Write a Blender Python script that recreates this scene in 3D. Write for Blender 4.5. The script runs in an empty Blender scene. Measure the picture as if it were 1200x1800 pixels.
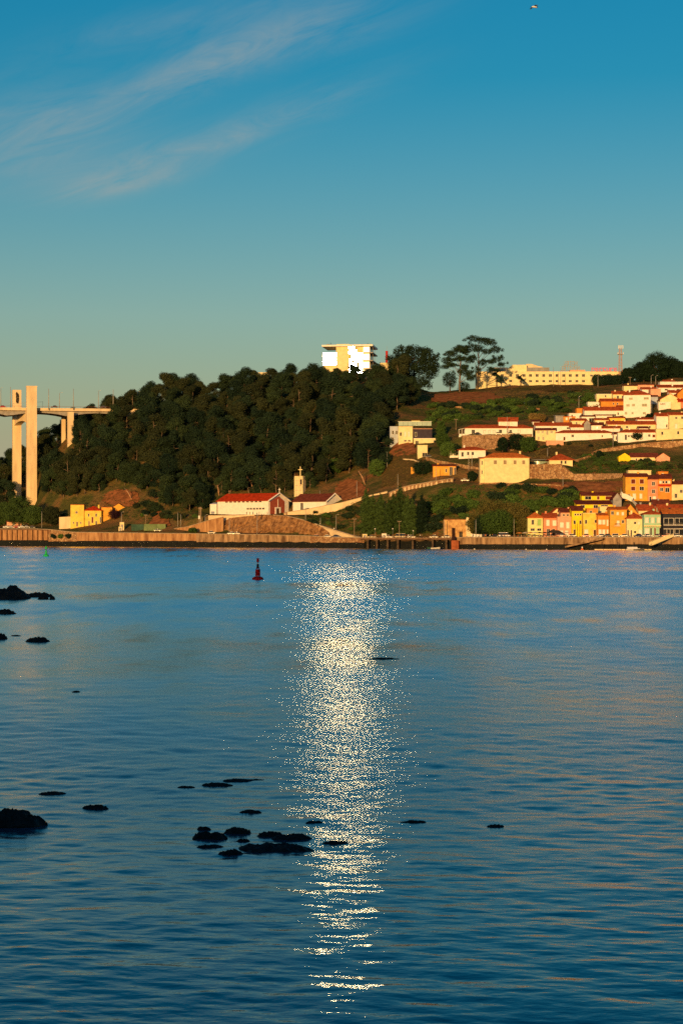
import bpy, math, random
import numpy as np
from mathutils import Vector, Matrix
R = math.radians
sc = bpy.context.scene
col = sc.collection
random.seed(7); RNG = np.random.default_rng(11)
# ---------------------------------------------------------------- camera
F = 3500.0; HY = 938.5; CH = 7.0          # focal length and horizon row for a 1200 px wide view, eye height
cd = bpy.data.cameras.new('camera'); cam = bpy.data.objects.new('camera', cd); col.objects.link(cam)
cd.sensor_fit = 'HORIZONTAL'; cd.sensor_width = 24; cd.lens = F/1200*24
cd.shift_y = (HY-900)/1200; cd.clip_start = .5; cd.clip_end = 20000
cam.location = (0, 0, CH); cam.rotation_euler = (R(90), 0, 0); sc.camera = cam
# ---------------------------------------------------------------- light and sky
SUN_EL = 5.6; SUN_AZ = 15.0              # degrees above horizon; degrees left of straight behind the viewer
to_sun = Vector((-math.sin(R(SUN_AZ))*math.cos(R(SUN_EL)), -math.cos(R(SUN_AZ))*math.cos(R(SUN_EL)), math.sin(R(SUN_EL))))
sd = bpy.data.lights.new('sun', 'SUN'); sd.energy = 5.0; sd.angle = R(.55); sd.color = (1, .56, .20)
sun = bpy.data.objects.new('sun', sd); col.objects.link(sun)
sun.rotation_euler = to_sun.to_track_quat('Z', 'Y').to_euler(); sun.location = (0, -50, 300)
w = bpy.data.worlds.new('World'); sc.world = w; w.use_nodes = True
nt = w.node_tree; nt.nodes.clear(); L = nt.links.new
def N(t, **k):
    n = nt.nodes.new(t)
    for a, b in k.items(): setattr(n, a, b)
    return n
sky = N('ShaderNodeTexSky', sky_type='NISHITA', sun_disc=False, sun_elevation=R(SUN_EL))
sky.sun_rotation = math.atan2(to_sun.x, to_sun.y); sky.air_density = 1.0; sky.dust_density = 1.8; sky.ozone_density = 2.5; sky.altitude = 0
def mth(op, a, b=None, c=None):
    n = N('ShaderNodeMath', operation=op)
    for i, v in enumerate((a, b, c)):
        if v is None: continue
        if isinstance(v, (int, float)): n.inputs[i].default_value = v
        else: L(v, n.inputs[i])
    return n.outputs[0]
tc = N('ShaderNodeTexCoord'); sx = N('ShaderNodeSeparateXYZ'); L(tc.outputs['Generated'], sx.inputs[0])
dy = mth('MAXIMUM', sx.outputs[1], .02)
u = mth('DIVIDE', sx.outputs[0], dy); v = mth('DIVIDE', sx.outputs[2], dy)   # tangent coordinates of the direction
# wispy cirrus: streaks along one diagonal, several elongated banks
def bank(uc, vc, ang, la, lb, amp):
    ca, sa = math.cos(ang), math.sin(ang)
    du = mth('SUBTRACT', u, uc); dv = mth('SUBTRACT', v, vc)
    a = mth('ADD', mth('MULTIPLY', du, ca/la), mth('MULTIPLY', dv, sa/la))
    b = mth('ADD', mth('MULTIPLY', du, -sa/lb), mth('MULTIPLY', dv, ca/lb))
    r = mth('ADD', mth('MULTIPLY', a, a), mth('MULTIPLY', b, b))
    return mth('MULTIPLY', mth('EXPONENT', mth('MULTIPLY', r, -1.0)), amp)
def UV(x, y): return (x-600)/F, (HY-y)/F
banks = None
for (x, y, ang, la, lb, amp) in [(60, 225, .12, .042, .020, .95), (330, 130, .42, .06, .0105, .9), (520, 62, .28, .055, .012, .75), (440, 225, .36, .065, .0085, .8), (300, 268, .25, .04, .0055, .55), (215, 322, .2, .028, .0055, 1.3), (90, 300, .1, .05, .011, .4), (330, 35, .2, .07, .010, .4)]:
    uu, vv = UV(x, y); bnk = bank(uu, vv, ang, la, lb, amp)
    banks = bnk if banks is None else mth('ADD', banks, bnk)
mp = N('ShaderNodeCombineXYZ')
ca, sa = math.cos(.36), math.sin(.36)
L(mth('ADD', mth('MULTIPLY', u, ca*14), mth('MULTIPLY', v, sa*14)), mp.inputs[0])
L(mth('ADD', mth('MULTIPLY', u, -sa*62), mth('MULTIPLY', v, ca*62)), mp.inputs[1])
nz = N('ShaderNodeTexNoise'); nz.inputs['Scale'].default_value = 1.0; nz.inputs['Detail'].default_value = 7; nz.inputs['Roughness'].default_value = .68; nz.inputs['Distortion'].default_value = 1.1
L(mp.outputs[0], nz.inputs['Vector'])
wis = mth('MULTIPLY', banks, mth('SMOOTH_MIN', mth('MULTIPLY', mth('MAXIMUM', mth('SUBTRACT', nz.outputs[0], .26), 0), 2.3), 1.0, .2))
hs = N('ShaderNodeHueSaturation'); hs.inputs['Saturation'].default_value = 1.62; L(sky.outputs[0], hs.inputs['Color'])
tint = N('ShaderNodeMix', data_type='RGBA', blend_type='MULTIPLY'); tint.inputs[0].default_value = 1
SKY_TINT = (1.10, 1.05, .95, 1)
L(hs.outputs[0], tint.inputs[6]); tint.inputs[7].default_value = SKY_TINT
hz = N('ShaderNodeMix', data_type='RGBA'); el_ = mth('MAXIMUM', sx.outputs[2], 0.0); L(mth('MULTIPLY', mth('EXPONENT', mth('MULTIPLY', el_, -1/.075)), .86), hz.inputs[0]); L(tint.outputs[2], hz.inputs[6]); hz.inputs[7].default_value = (3.5, 3.12, 2.5, 1)
cl = N('ShaderNodeMix', data_type='RGBA'); L(mth('MINIMUM', mth('MULTIPLY', wis, .52), .6), cl.inputs[0]); L(hz.outputs[2], cl.inputs[6]); cl.inputs[7].default_value = (2.2, 2.5, 2.45, 1)
bg = N('ShaderNodeBackground'); bg.inputs[1].default_value = .15; L(cl.outputs[2], bg.inputs[0])
wo = N('ShaderNodeOutputWorld'); L(bg.outputs[0], wo.inputs[0])
vs = sc.view_settings; sc.display_settings.display_device = 'sRGB'; vs.view_transform = 'Standard'; vs.look = 'None'; vs.exposure = 0.0; vs.gamma = 1; vs.use_curve_mapping = False
sc.cycles.max_bounces = 5; sc.cycles.diffuse_bounces = 2; sc.cycles.glossy_bounces = 4; sc.cycles.transmission_bounces = 3
sc.cycles.sample_clamp_indirect = 30; sc.cycles.sample_clamp_direct = 0; sc.cycles.caustics_reflective = False; sc.cycles.blur_glossy = 0
sc.cycles.use_denoising = False
# ---------------------------------------------------------------- helpers
def P(x, y, D): return Vector(((x-600)/F*D, D, CH+(HY-y)/F*D))     # photo sight line at a chosen distance -> place in the world
def tag(o, label=None, cat=None, group=None, kind=None):
    if label: o['label'] = label
    if cat: o['category'] = cat
    if group: o['group'] = group
    if kind: o['kind'] = kind
    return o
def thing(name, label, cat, loc=(0, 0, 0), rz=0, group=None):
    o = bpy.data.objects.new(name, None); col.objects.link(o); o.empty_display_size = .5
    o.location = loc; o.rotation_euler = (0, 0, rz)
    return tag(o, label, cat, group)
class MB:
    def __init__(s): s.v = []; s.f = []
    def add(s, vs, fs):
        n = len(s.v); s.v += [tuple(p) for p in vs]; s.f += [tuple(i+n for i in f) for f in fs]; return s
    def box(s, x0, x1, y0, y1, z0, z1):
        return s.add([(x0,y0,z0),(x1,y0,z0),(x1,y1,z0),(x0,y1,z0),(x0,y0,z1),(x1,y0,z1),(x1,y1,z1),(x0,y1,z1)],
                     [(0,3,2,1),(4,5,6,7),(0,1,5,4),(1,2,6,5),(2,3,7,6),(3,0,4,7)])
    def poly(s, pts): return s.add(pts, [tuple(range(len(pts)))])
    def prism(s, pts, d):          # pts: planar outline, d: extrusion vector
        n = len(pts); q = [tuple(Vector(p)+Vector(d)) for p in pts]
        return s.add(list(pts)+q, [tuple(range(n))[::-1], tuple(range(n, 2*n))]+[(i, (i+1) % n, n+(i+1) % n, n+i) for i in range(n)])
    def tube(s, pts, rs, n=6, cap=True):
        rings = []; vs = []
        for i, p in enumerate(pts):
            p = Vector(p); a = Vector(pts[max(i-1, 0)]); b = Vector(pts[min(i+1, len(pts)-1)]); d = (b-a).normalized()
            t = Vector((1, 0, 0)) if abs(d.x) < .8 else Vector((0, 1, 0)); e = d.cross(t).normalized(); g = d.cross(e)
            r = rs[i] if hasattr(rs, '__len__') else rs
            vs += [tuple(p+e*r*math.cos(2*math.pi*k/n)+g*r*math.sin(2*math.pi*k/n)) for k in range(n)]
        fs = [(i*n+k, i*n+(k+1) % n, (i+1)*n+(k+1) % n, (i+1)*n+k) for i in range(len(pts)-1) for k in range(n)]
        if cap: fs += [tuple(range(n))[::-1], tuple(range((len(pts)-1)*n, len(pts)*n))]
        return s.add(vs, fs)
    def lathe(s, prof, n=12, c=(0, 0, 0)):
        vs = [(c[0]+r*math.cos(2*math.pi*k/n), c[1]+r*math.sin(2*math.pi*k/n), c[2]+z) for r, z in prof for k in range(n)]
        m = len(prof)
        return s.add(vs, [(i*n+k, i*n+(k+1) % n, (i+1)*n+(k+1) % n, (i+1)*n+k) for i in range(m-1) for k in range(n)]+[tuple(range(n))[::-1], tuple(range((m-1)*n, m*n))])
    def mesh(s, name, mat=None, smooth=False):
        me = bpy.data.meshes.new(name); me.from_pydata(s.v, [], s.f); me.update()
        if mat: me.materials.append(mat)
        if smooth: me.polygons.foreach_set('use_smooth', [True]*len(me.polygons))
        return me
    def build(s, name, mat, parent=None, smooth=False, loc=None):
        return link(name, s.mesh(name, mat, smooth), parent, loc)
def link(name, me, parent=None, loc=None, rz=None, scale=None):
    o = bpy.data.objects.new(name, me); col.objects.link(o)
    if parent: o.parent = parent
    if loc is not None: o.location = loc
    if rz is not None: o.rotation_euler = (0, 0, rz)
    if scale is not None: o.scale = scale
    return o
# ---------------------------------------------------------------- materials
MATS = {}
def M(name, c=(.5, .5, .5), rough=.8, var=.12, scale=.6, metal=0, bump=0, bscale=6, c2=None, spec=0, streak=0):
    if name in MATS: return MATS[name]
    m = bpy.data.materials.new(name); m.use_nodes = True; t = m.node_tree; b = t.nodes['Principled BSDF']
    b.inputs['Roughness'].default_value = rough; b.inputs['Metallic'].default_value = metal; b.inputs['Specular IOR Level'].default_value = spec
    g = t.nodes.new('ShaderNodeNewGeometry')
    n = t.nodes.new('ShaderNodeTexNoise'); n.inputs['Scale'].default_value = scale; n.inputs['Detail'].default_value = 6; n.inputs['Roughness'].default_value = .65
    if streak:
        mp = t.nodes.new('ShaderNodeMapping'); mp.inputs['Scale'].default_value = (1, 1, streak); t.links.new(g.outputs['Position'], mp.inputs[0]); t.links.new(mp.outputs[0], n.inputs['Vector'])
    else: t.links.new(g.outputs['Position'], n.inputs['Vector'])
    r = t.nodes.new('ShaderNodeValToRGB'); e = r.color_ramp.elements
    a = c2 if c2 else tuple(x*(1-var*2) for x in c); h = c if c2 else tuple(min(1, x*(1+var)) for x in c)
    e[0].position = .34; e[0].color = (*a, 1); e[1].position = .64; e[1].color = (*h, 1)
    t.links.new(n.outputs[0], r.inputs[0]); t.links.new(r.outputs[0], b.inputs['Base Color'])
    if bump:
        n2 = t.nodes.new('ShaderNodeTexNoise'); n2.inputs['Scale'].default_value = bscale; n2.inputs['Detail'].default_value = 4; t.links.new(g.outputs['Position'], n2.inputs['Vector'])
        bp = t.nodes.new('ShaderNodeBump'); bp.inputs['Strength'].default_value = 1; bp.inputs['Distance'].default_value = bump
        t.links.new(n2.outputs[0], bp.inputs['Height']); t.links.new(bp.outputs[0], b.inputs['Normal'])
    MATS[name] = m; return m
def stone_mat(name, c, c2, mortar, scale=.9):
    m = bpy.data.materials.new(name); m.use_nodes = True; t = m.node_tree; b = t.nodes['Principled BSDF']; b.inputs['Roughness'].default_value = .9; b.inputs['Specular IOR Level'].default_value = 0
    g = t.nodes.new('ShaderNodeNewGeometry'); vo = t.nodes.new('ShaderNodeTexVoronoi'); vo.inputs['Scale'].default_value = scale; t.links.new(g.outputs['Position'], vo.inputs['Vector'])
    n = t.nodes.new('ShaderNodeTexNoise'); n.inputs['Scale'].default_value = .25; n.inputs['Detail'].default_value = 7; t.links.new(g.outputs['Position'], n.inputs['Vector'])
    sep = t.nodes.new('ShaderNodeSeparateColor'); t.links.new(vo.outputs['Color'], sep.inputs[0])
    ad = t.nodes.new('ShaderNodeMath'); ad.operation = 'MULTIPLY_ADD'; t.links.new(sep.outputs[0], ad.inputs[0]); ad.inputs[1].default_value = .55; ad.inputs[2].default_value = -.27
    a2 = t.nodes.new('ShaderNodeMath'); t.links.new(ad.outputs[0], a2.inputs[0]); t.links.new(n.outputs[0], a2.inputs[1])
    r = t.nodes.new('ShaderNodeValToRGB'); e = r.color_ramp.elements; e[0].position = .3; e[0].color = (*c2, 1); e[1].position = .7; e[1].color = (*c, 1); t.links.new(a2.outputs[0], r.inputs[0])
    v2 = t.nodes.new('ShaderNodeTexVoronoi'); v2.feature = 'DISTANCE_TO_EDGE'; v2.inputs['Scale'].default_value = scale; t.links.new(g.outputs['Position'], v2.inputs['Vector'])
    cr = t.nodes.new('ShaderNodeMath'); cr.operation = 'GREATER_THAN'; t.links.new(v2.outputs[0], cr.inputs[0]); cr.inputs[1].default_value = .05
    mx = t.nodes.new('ShaderNodeMix'); mx.data_type = 'RGBA'; t.links.new(cr.outputs[0], mx.inputs[0]); mx.inputs[6].default_value = (*mortar, 1); t.links.new(r.outputs[0], mx.inputs[7]); t.links.new(mx.outputs[2], b.inputs['Base Color'])
    bp = t.nodes.new('ShaderNodeBump'); bp.inputs['Distance'].default_value = .25; t.links.new(v2.outputs[0], bp.inputs['Height']); t.links.new(bp.outputs[0], b.inputs['Normal'])
    MATS[name] = m; return m
def roof_mat(name, c):
    m = M(name, c, .85, .22, .8, bump=.05, bscale=5); return m
def leaf_mat(name, c, c2):
    m = bpy.data.materials.new(name); m.use_nodes = True; t = m.node_tree; b = t.nodes['Principled BSDF']; b.inputs['Roughness'].default_value = .75; b.inputs['Specular IOR Level'].default_value = 0
    g = t.nodes.new('ShaderNodeNewGeometry'); n = t.nodes.new('ShaderNodeTexNoise'); n.inputs['Scale'].default_value = .5; n.inputs['Detail'].default_value = 5; t.links.new(g.outputs['Position'], n.inputs['Vector'])
    oi = t.nodes.new('ShaderNodeObjectInfo'); ad = t.nodes.new('ShaderNodeMath'); ad.operation = 'MULTIPLY_ADD'; t.links.new(oi.outputs['Random'], ad.inputs[0]); ad.inputs[1].default_value = .38; t.links.new(n.outputs[0], ad.inputs[2])
    r = t.nodes.new('ShaderNodeValToRGB'); e = r.color_ramp.elements; e[0].position = .45; e[0].color = (*c2, 1); e[1].position = .95; e[1].color = (*c, 1)
    t.links.new(ad.outputs[0], r.inputs[0]); t.links.new(r.outputs[0], b.inputs['Base Color']); MATS[name] = m; return m
WHITE = M('white_plaster', (.80, .76, .68), .85, .06, .7); CREAM = M('cream_plaster', (.78, .66, .36), .85, .08, .5)
YELLOW = M('yellow_plaster', (.78, .55, .10), .85, .1, .5); BYEL = M('bright_yellow_plaster', (.80, .62, .03), .85, .08, .5)
OCHRE = M('ochre_plaster', (.72, .36, .06), .85, .1, .5); ORANGE = M('orange_plaster', (.66, .27, .05), .85, .1, .6)
SALMON = M('salmon_plaster', (.66, .27, .15), .85, .1, .6); PINK = M('pink_plaster', (.68, .36, .24), .85, .1, .6)
BRICKR = M('red_brick_render', (.36, .09, .055), .85, .15, 1.5); MINT = M('mint_plaster', (.33, .58, .42), .8, .08, .6)
LIME = M('pale_lime_plaster', (.72, .70, .30), .85, .08, .6); DARKW = M('charcoal_cladding', (.035, .035, .045), .6, .1, 1)
GREYW = M('grey_and_shade_render', (.30, .29, .29), .9, .15, .6); BLUESHADE = M('blue_shade_render', (.40, .46, .54), .9, .1, .5)  # bluish side shade is put into the blue; grey also serves shaded gables
TERRA = roof_mat('terracotta_tiles', (.42, .085, .03)); TERRAD = roof_mat('old_dark_tiles', (.17, .045, .03)); TERRAR = roof_mat('bright_red_tiles', (.52, .05, .015)); TERRAO = roof_mat('orange_tiles', (.55, .15, .035))
GREYROOF = M('grey_sheet_roof', (.26, .26, .25), .7, .1, .5)
PANE = M('window_glass', (.02, .022, .028), .12, .2, 1, spec=.5); FRAME = M('window_surround', (.62, .56, .46), .8, .05); SHUTW = M('white_shutter', (.78, .74, .66), .7, .05)
SHUTG = M('green_shutter', (.30, .50, .16), .7, .05); SHUTR = M('dark_red_shutter', (.16, .035, .02), .7, .1); SHUTB = M('turquoise_shutter', (.18, .48, .42), .7, .05); WOOD = M('brown_door', (.10, .045, .02), .6, .1)
CONC = M('warm_concrete', (.70, .55, .34), .85, .1, .25, streak=.25); CONCD = M('grey_concrete', (.30, .28, .26), .9, .12, .5)
ASPH = M('asphalt', (.07, .065, .06), .9, .15, .4); PAVE = M('promenade_stone', (.36, .29, .21), .9, .15, .4)
METAL = M('galvanised_pole', (.34, .32, .29), .5, .08, 1, metal=.2); WOODP = M('weathered_timber_pole', (.30, .22, .15), .9, .12, 1); DARKM = M('dark_iron', (.03, .03, .035), .5, .1)
ALGAE = M('wet_algae_stone', (.010, .012, .010), .75, .3, .8, bump=.12, bscale=2, spec=.2)
ROCKW = M('black_wet_rock', (.014, .013, .011), .7, .4, 3, bump=.04, bscale=9, spec=.25); BARK = M('pale_bark', (.17, .125, .09), .9, .25, .8); BARKD = M('dark_bark', (.08, .055, .04), .9, .2, .8)
GRANITE = stone_mat('granite_rubble', (.46, .30, .16), (.27, .14, .07), (.12, .07, .04), .8); GRANB = stone_mat('granite_blocks', (.42, .27, .16), (.30, .18, .10), (.15, .09, .05), .7)
CLIFF = M('rock_face_stone', (.42, .23, .10), .95, .2, .45, c2=(.12, .055, .025), bump=1.1, bscale=.55); QUAYS = stone_mat('quay_masonry', (.50, .30, .15), (.32, .16, .07), (.2, .11, .06), .55)
EARTH = M('bare_red_earth', (.30, .115, .045), .95, .25, .3, bump=.06, bscale=1.2)
LEAFS = [leaf_mat('olive_foliage', (.038, .062, .027), (.018, .032, .018)), leaf_mat('dark_foliage', (.028, .050, .027), (.013, .026, .018)), leaf_mat('brown_green_foliage', (.047, .058, .025), (.022, .031, .017))]
LEAFB = leaf_mat('fresh_foliage', (.082, .150, .034), (.038, .076, .020)); LEAFP = leaf_mat('poplar_foliage', (.066, .116, .032), (.030, .056, .018)); LEAFT = leaf_mat('tawny_foliage', (.15, .13, .04), (.055, .060, .02)); LEAFK = leaf_mat('deep_green_foliage', (.020, .040, .020), (.010, .020, .013))
# ---------------------------------------------------------------- value noise
_G = RNG.random((256, 256))
def vn(x, y):
    x = np.asarray(x, float); y = np.asarray(y, float); xi = np.floor(x).astype(int); yi = np.floor(y).astype(int); fx = x-xi; fy = y-yi
    fx = fx*fx*(3-2*fx); fy = fy*fy*(3-2*fy); g = lambda a, b: _G[a & 255, b & 255]
    return (g(xi, yi)*(1-fx)+g(xi+1, yi)*fx)*(1-fy)+(g(xi, yi+1)*(1-fx)+g(xi+1, yi+1)*fx)*fy
def fbm(x, y, o=4): return sum(vn(x*2**i+17*i, y*2**i+31*i)*.5**i for i in range(o))/sum(.5**i for i in range(o))
# ---------------------------------------------------------------- terrain of the far bank
QX = [-300, -150, 0, 250, 600, 850, 1000, 1200, 1350, 1500]; QD = [1260, 1198, 1150, 1070, 975, 905, 880, 845, 820, 800]
def Dq(x): return float(np.interp(x, QX, QD))
TC = {
 -300: [(932,1),(926,40),(900,80),(850,150),(835,250),(835,400)], -100: [(931,1),(925,40),(905,75),(860,140),(830,200),(825,400)],
 0: [(930,1),(925,35),(905,65),(860,120),(830,180),(825,400)], 56: [(930,1),(924,33),(908,62),(893,105),(860,150),(825,200),(815,400)], 84: [(931,1),(924,33),(900,62),(850,95),(805,130),(788,165),(785,400)],
 130: [(936,1),(926,17),(917,42),(880,62),(820,92),(785,118),(762,150),(752,200),(750,400)], 210: [(937,1),(928,17),(917,32),(885,57),(850,82),(800,108),(752,146),(740,185),(736,247),(737,400)],
 300: [(938,1),(931,12),(918,24),(880,54),(820,99),(760,159),(712,224),(706,264),(706,400)], 370: [(939,1),(936,13),(927,20),(906,23),(903,48),(880,63),(820,103),(760,163),(712,233),(705,273),(705,400)],
 450: [(940,1),(937,15),(930,19),(906,24),(904,60),(885,70),(830,110),(760,175),(705,245),(692,285),(690,400)], 530: [(942,1),(940,12),(930,17),(907,24),(903,44),(899,62),(886,72),(860,90),(830,121),(760,186),(695,266),(682,316),(682,420)],
 600: [(945,1),(943,15),(920,30),(900,45),(887,57),(884,67),(860,95),(820,135),(750,200),(690,275),(672,325),(662,365),(660,430)], 660: [(946,1),(944,17),(915,32),(873,54),(869,68),(850,92),(800,142),(740,202),(690,272),(668,332),(662,382),(660,440)],
 700: [(946,1),(944,18),(910,38),(868,56),(863,63),(858,73),(830,98),(800,123),(780,143),(740,193),(700,253),(680,313),(672,353),(670,440)], 760: [(946,1),(944,20),(905,38),(862,60),(850,68),(846,78),(835,85),(815,105),(790,130),(778,155),(745,200),(712,260),(695,300),(690,330),(690,460)],
 830: [(945,1),(943,24),(905,39),(860,61),(849,74),(846,89),(830,97),(812,111),(803,129),(795,141),(764,151),(760,169),(735,219),(712,269),(690,319),(684,349),(684,480)], 900: [(945,1),(943,30),(905,47),(856,70),(849,82),(847,102),(825,117),(800,137),(795,154),(765,162),(760,187),(735,232),(712,282),(690,332),(678,362),(676,490)],
 980: [(945,1),(943,24),(900,47),(850,72),(845,92),(817,99),(814,117),(800,137),(785,157),(776,172),(758,202),(745,222),(728,252),(708,297),(688,347),(675,387),(674,500)], 1050: [(945,1),(943,23),(893,53),(875,68),(850,86),(838,103),(815,120),(800,138),(788,153),(775,178),(760,200),(745,223),(730,248),(712,278),(690,343),(676,398),(674,510)],
 1120: [(945,1),(943,23),(905,45),(885,62),(878,78),(850,100),(830,120),(812,138),(800,152),(785,162),(773,185),(755,215),(738,240),(715,270),(690,330),(675,380),(670,420),(668,520)], 1200: [(945,1),(943,23),(905,45),(888,65),(880,85),(845,110),(825,130),(810,150),(795,165),(780,173),(770,195),(752,225),(735,250),(712,280),(685,335),(672,375),(660,415),(655,520)],
 1500: [(945,1),(943,23),(905,45),(888,65),(880,85),(845,110),(825,130),(810,150),(795,165),(780,173),(770,195),(752,225),(735,250),(712,280),(685,335),(672,375),(660,415),(655,520)]}
TX = sorted(TC); RELS = np.linspace(1, 640, 320)
TZ = []
for x in TX:
    pts = TC[x]; rel = [p[1] for p in pts]; q = Dq(x); zz = [CH+(HY-p[0])/F*(q+p[1]) for p in pts]
    zz.append(zz[-1]-20); rel.append(700)
    TZ.append(np.interp(RELS, rel, zz))
TZ = np.array(TZ)
def tz_rel(x, rel):
    x = np.clip(np.asarray(x, float), TX[0], TX[-1]); rel = np.asarray(rel, float)
    i = np.clip(np.searchsorted(TX, x, 'right')-1, 0, len(TX)-2); a = (x-np.array(TX)[i])/(np.array(TX)[i+1]-np.array(TX)[i]); a = a*a*(3-2*a)*.5+a*.5
    r = np.clip((rel-1)/(RELS[1]-RELS[0]), 0, len(RELS)-1.001); j = r.astype(int); b = r-j
    g = lambda ii: TZ[ii, j]*(1-b)+TZ[ii, j+1]*b
    return g(i)*(1-a)+g(i+1)*a
def gz(X, Y):                        # ground height at a place
    x = 600+F*X/Y; return float(tz_rel(x, Y-np.interp(x, QX, QD)))
_rel = np.linspace(1, 560, 1200)
def gD(x, y):                        # where the sight line (x, y) meets the ground
    D = Dq(x)+_rel; z = tz_rel(np.full_like(_rel, x), _rel); yy = HY-(z-CH)*F/D
    k = np.argmax(yy <= y) if (yy <= y).any() else len(yy)-1
    return float(D[k])
def ground_mat():
    m = bpy.data.materials.new('hillside_ground'); m.use_nodes = True; t = m.node_tree; b = t.nodes['Principled BSDF']; b.inputs['Roughness'].default_value = .95; b.inputs['Specular IOR Level'].default_value = 0
    g = t.nodes.new('ShaderNodeNewGeometry'); n = t.nodes.new('ShaderNodeTexNoise'); n.inputs['Scale'].default_value = .05; n.inputs['Detail'].default_value = 9; n.inputs['Roughness'].default_value = .7; t.links.new(g.outputs['Position'], n.inputs['Vector'])
    r = t.nodes.new('ShaderNodeValToRGB'); e = r.color_ramp.elements; e[0].position = .30; e[0].color = (.055, .066, .020, 1); e[1].position = .68; e[1].color = (.26, .11, .045, 1)
    for p, c in ((.44, (.085, .085, .026, 1)), (.54, (.17, .11, .042, 1))): q = e.new(p); q.color = c
    t.links.new(n.outputs[0], r.inputs[0]); t.links.new(r.outputs[0], b.inputs['Base Color'])
    n2 = t.nodes.new('ShaderNodeTexNoise'); n2.inputs['Scale'].default_value = .9; n2.inputs['Detail'].default_value = 6; t.links.new(g.outputs['Position'], n2.inputs['Vector'])
    bp = t.nodes.new('ShaderNodeBump'); bp.inputs['Distance'].default_value = .8; t.links.new(n2.outputs[0], bp.inputs['Height']); t.links.new(bp.outputs[0], b.inputs['Normal'])
    return m
GROUND = ground_mat()
def grid_mesh(name, X, Y, Z, mat, smooth=True):
    nr, nc = X.shape; me = bpy.data.meshes.new(name); V = np.stack([X, Y, Z], -1).reshape(-1, 3).astype(np.float32)
    idx = np.arange(nr*nc).reshape(nr, nc); Q = np.stack([idx[:-1, :-1], idx[:-1, 1:], idx[1:, 1:], idx[1:, :-1]], -1).reshape(-1, 4)
    me.vertices.add(len(V)); me.vertices.foreach_set('co', V.ravel()); me.loops.add(Q.size); me.loops.foreach_set('vertex_index', Q.ravel().astype(np.int32))
    me.polygons.add(len(Q)); me.polygons.foreach_set('loop_start', np.arange(0, Q.size, 4, dtype=np.int32)); me.polygons.foreach_set('use_smooth', np.full(len(Q), smooth))
    me.materials.append(mat); me.update(calc_edges=True); me.validate(); return me
xs = np.linspace(-290, 1490, 360); rl = np.concatenate([np.linspace(.6, 120, 110), np.linspace(121, 500, 150), np.linspace(510, 690, 12)])
XX, RR = np.meshgrid(xs, rl); YY = np.interp(XX, QX, QD)+RR; ZZ = tz_rel(XX, RR); WX = (XX-600)/F*YY
ZZ = ZZ+(fbm(WX*.12, YY*.12)-.5)*1.6*np.clip((RR-25)/30, 0, 1)
tag(link('hillside', grid_mesh('hillside', WX, YY, ZZ, GROUND)), kind='structure')
# the bank and hill the viewer stands on; it keeps the river in evening shade
xs = np.linspace(-1400, 1400, 90); ys = np.concatenate([np.linspace(-700, -20, 50), np.linspace(-15, 8, 12)])
XX, YY = np.meshgrid(xs, ys); up = np.clip((-YY-3)/105, 0, 1); ZZ = -2.0+7.2*np.clip((8-YY)/9, 0, 1)+up*up*(3-2*up)*64*(1+.07*(fbm(XX*.004+3, YY*.004)-.5))-np.clip((-YY-160)/500, 0, 1)*25+(fbm(XX*.05, YY*.05)-.5)*2*up
tag(link('near_bank', grid_mesh('near_bank', XX, YY, ZZ, GROUND)), kind='structure')
# ---------------------------------------------------------------- river
def water_mat():
    m = bpy.data.materials.new('river_water'); m.use_nodes = True; t = m.node_tree; t.nodes.clear(); o = t.nodes.new('ShaderNodeOutputMaterial')
    df = t.nodes.new('ShaderNodeBsdfDiffuse'); df.inputs[0].default_value = (.007, .050, .082, 1)
    gl = t.nodes.new('ShaderNodeBsdfAnisotropic'); gl.distribution = 'BECKMANN'; gl.inputs['Color'].default_value = (1, 1, 1, 1)
    fr = t.nodes.new('ShaderNodeFresnel'); fr.inputs[0].default_value = 1.333; mx = t.nodes.new('ShaderNodeMixShader'); t.links.new(fr.outputs[0], mx.inputs[0]); t.links.new(df.outputs[0], mx.inputs[1]); t.links.new(gl.outputs[0], mx.inputs[2]); t.links.new(mx.outputs[0], o.inputs[0])
    a = t.nodes.new('ShaderNodeAttribute'); a.attribute_name = 'rough'; t.links.new(a.outputs['Fac'], gl.inputs['Roughness'])
    g = t.nodes.new('ShaderNodeNewGeometry'); mp = t.nodes.new('ShaderNodeMapping'); mp.inputs['Scale'].default_value = (.8, 1.5, 1); t.links.new(g.outputs['Position'], mp.inputs[0])
    n = t.nodes.new('ShaderNodeTexNoise'); n.inputs['Scale'].default_value = 3.2; n.inputs['Detail'].default_value = 3; n.inputs['Roughness'].default_value = .55; t.links.new(mp.outputs[0], n.inputs['Vector'])
    bp = t.nodes.new('ShaderNodeBump'); bp.inputs['Distance'].default_value = .010; t.links.new(n.outputs[0], bp.inputs['Height'])
    for q in (df.inputs['Normal'], gl.inputs['Normal'], fr.inputs['Normal']): t.links.new(bp.outputs[0], q)
    return m
WATER = water_mat()
h = CH; D0, D1 = 20.0, 1300.0; nr = 900
inv = np.linspace(1/D0, 1/D1, nr); Dw = 1/inv
pxs = np.linspace(-60, 1260, 520)
PX, DD = np.meshgrid(pxs, Dw); WX = (PX-600)/F*DD; sp = np.gradient(Dw)[:, None]*np.ones_like(DD)
calm = fbm(WX*.018+DD*.004, DD*.026-WX*.004, 5); patch = np.clip(.96+(calm-.44)*2.2, .74, 1.5)
far = np.clip((DD-215)/90+(calm-.5)*1.6, 0, 1); patch = patch*(1-far)+(1.55+1.1*(calm-.5))*far
ZZ = np.zeros_like(DD); lost = np.zeros_like(DD); tot = 0
rw = random.Random(5)
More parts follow.
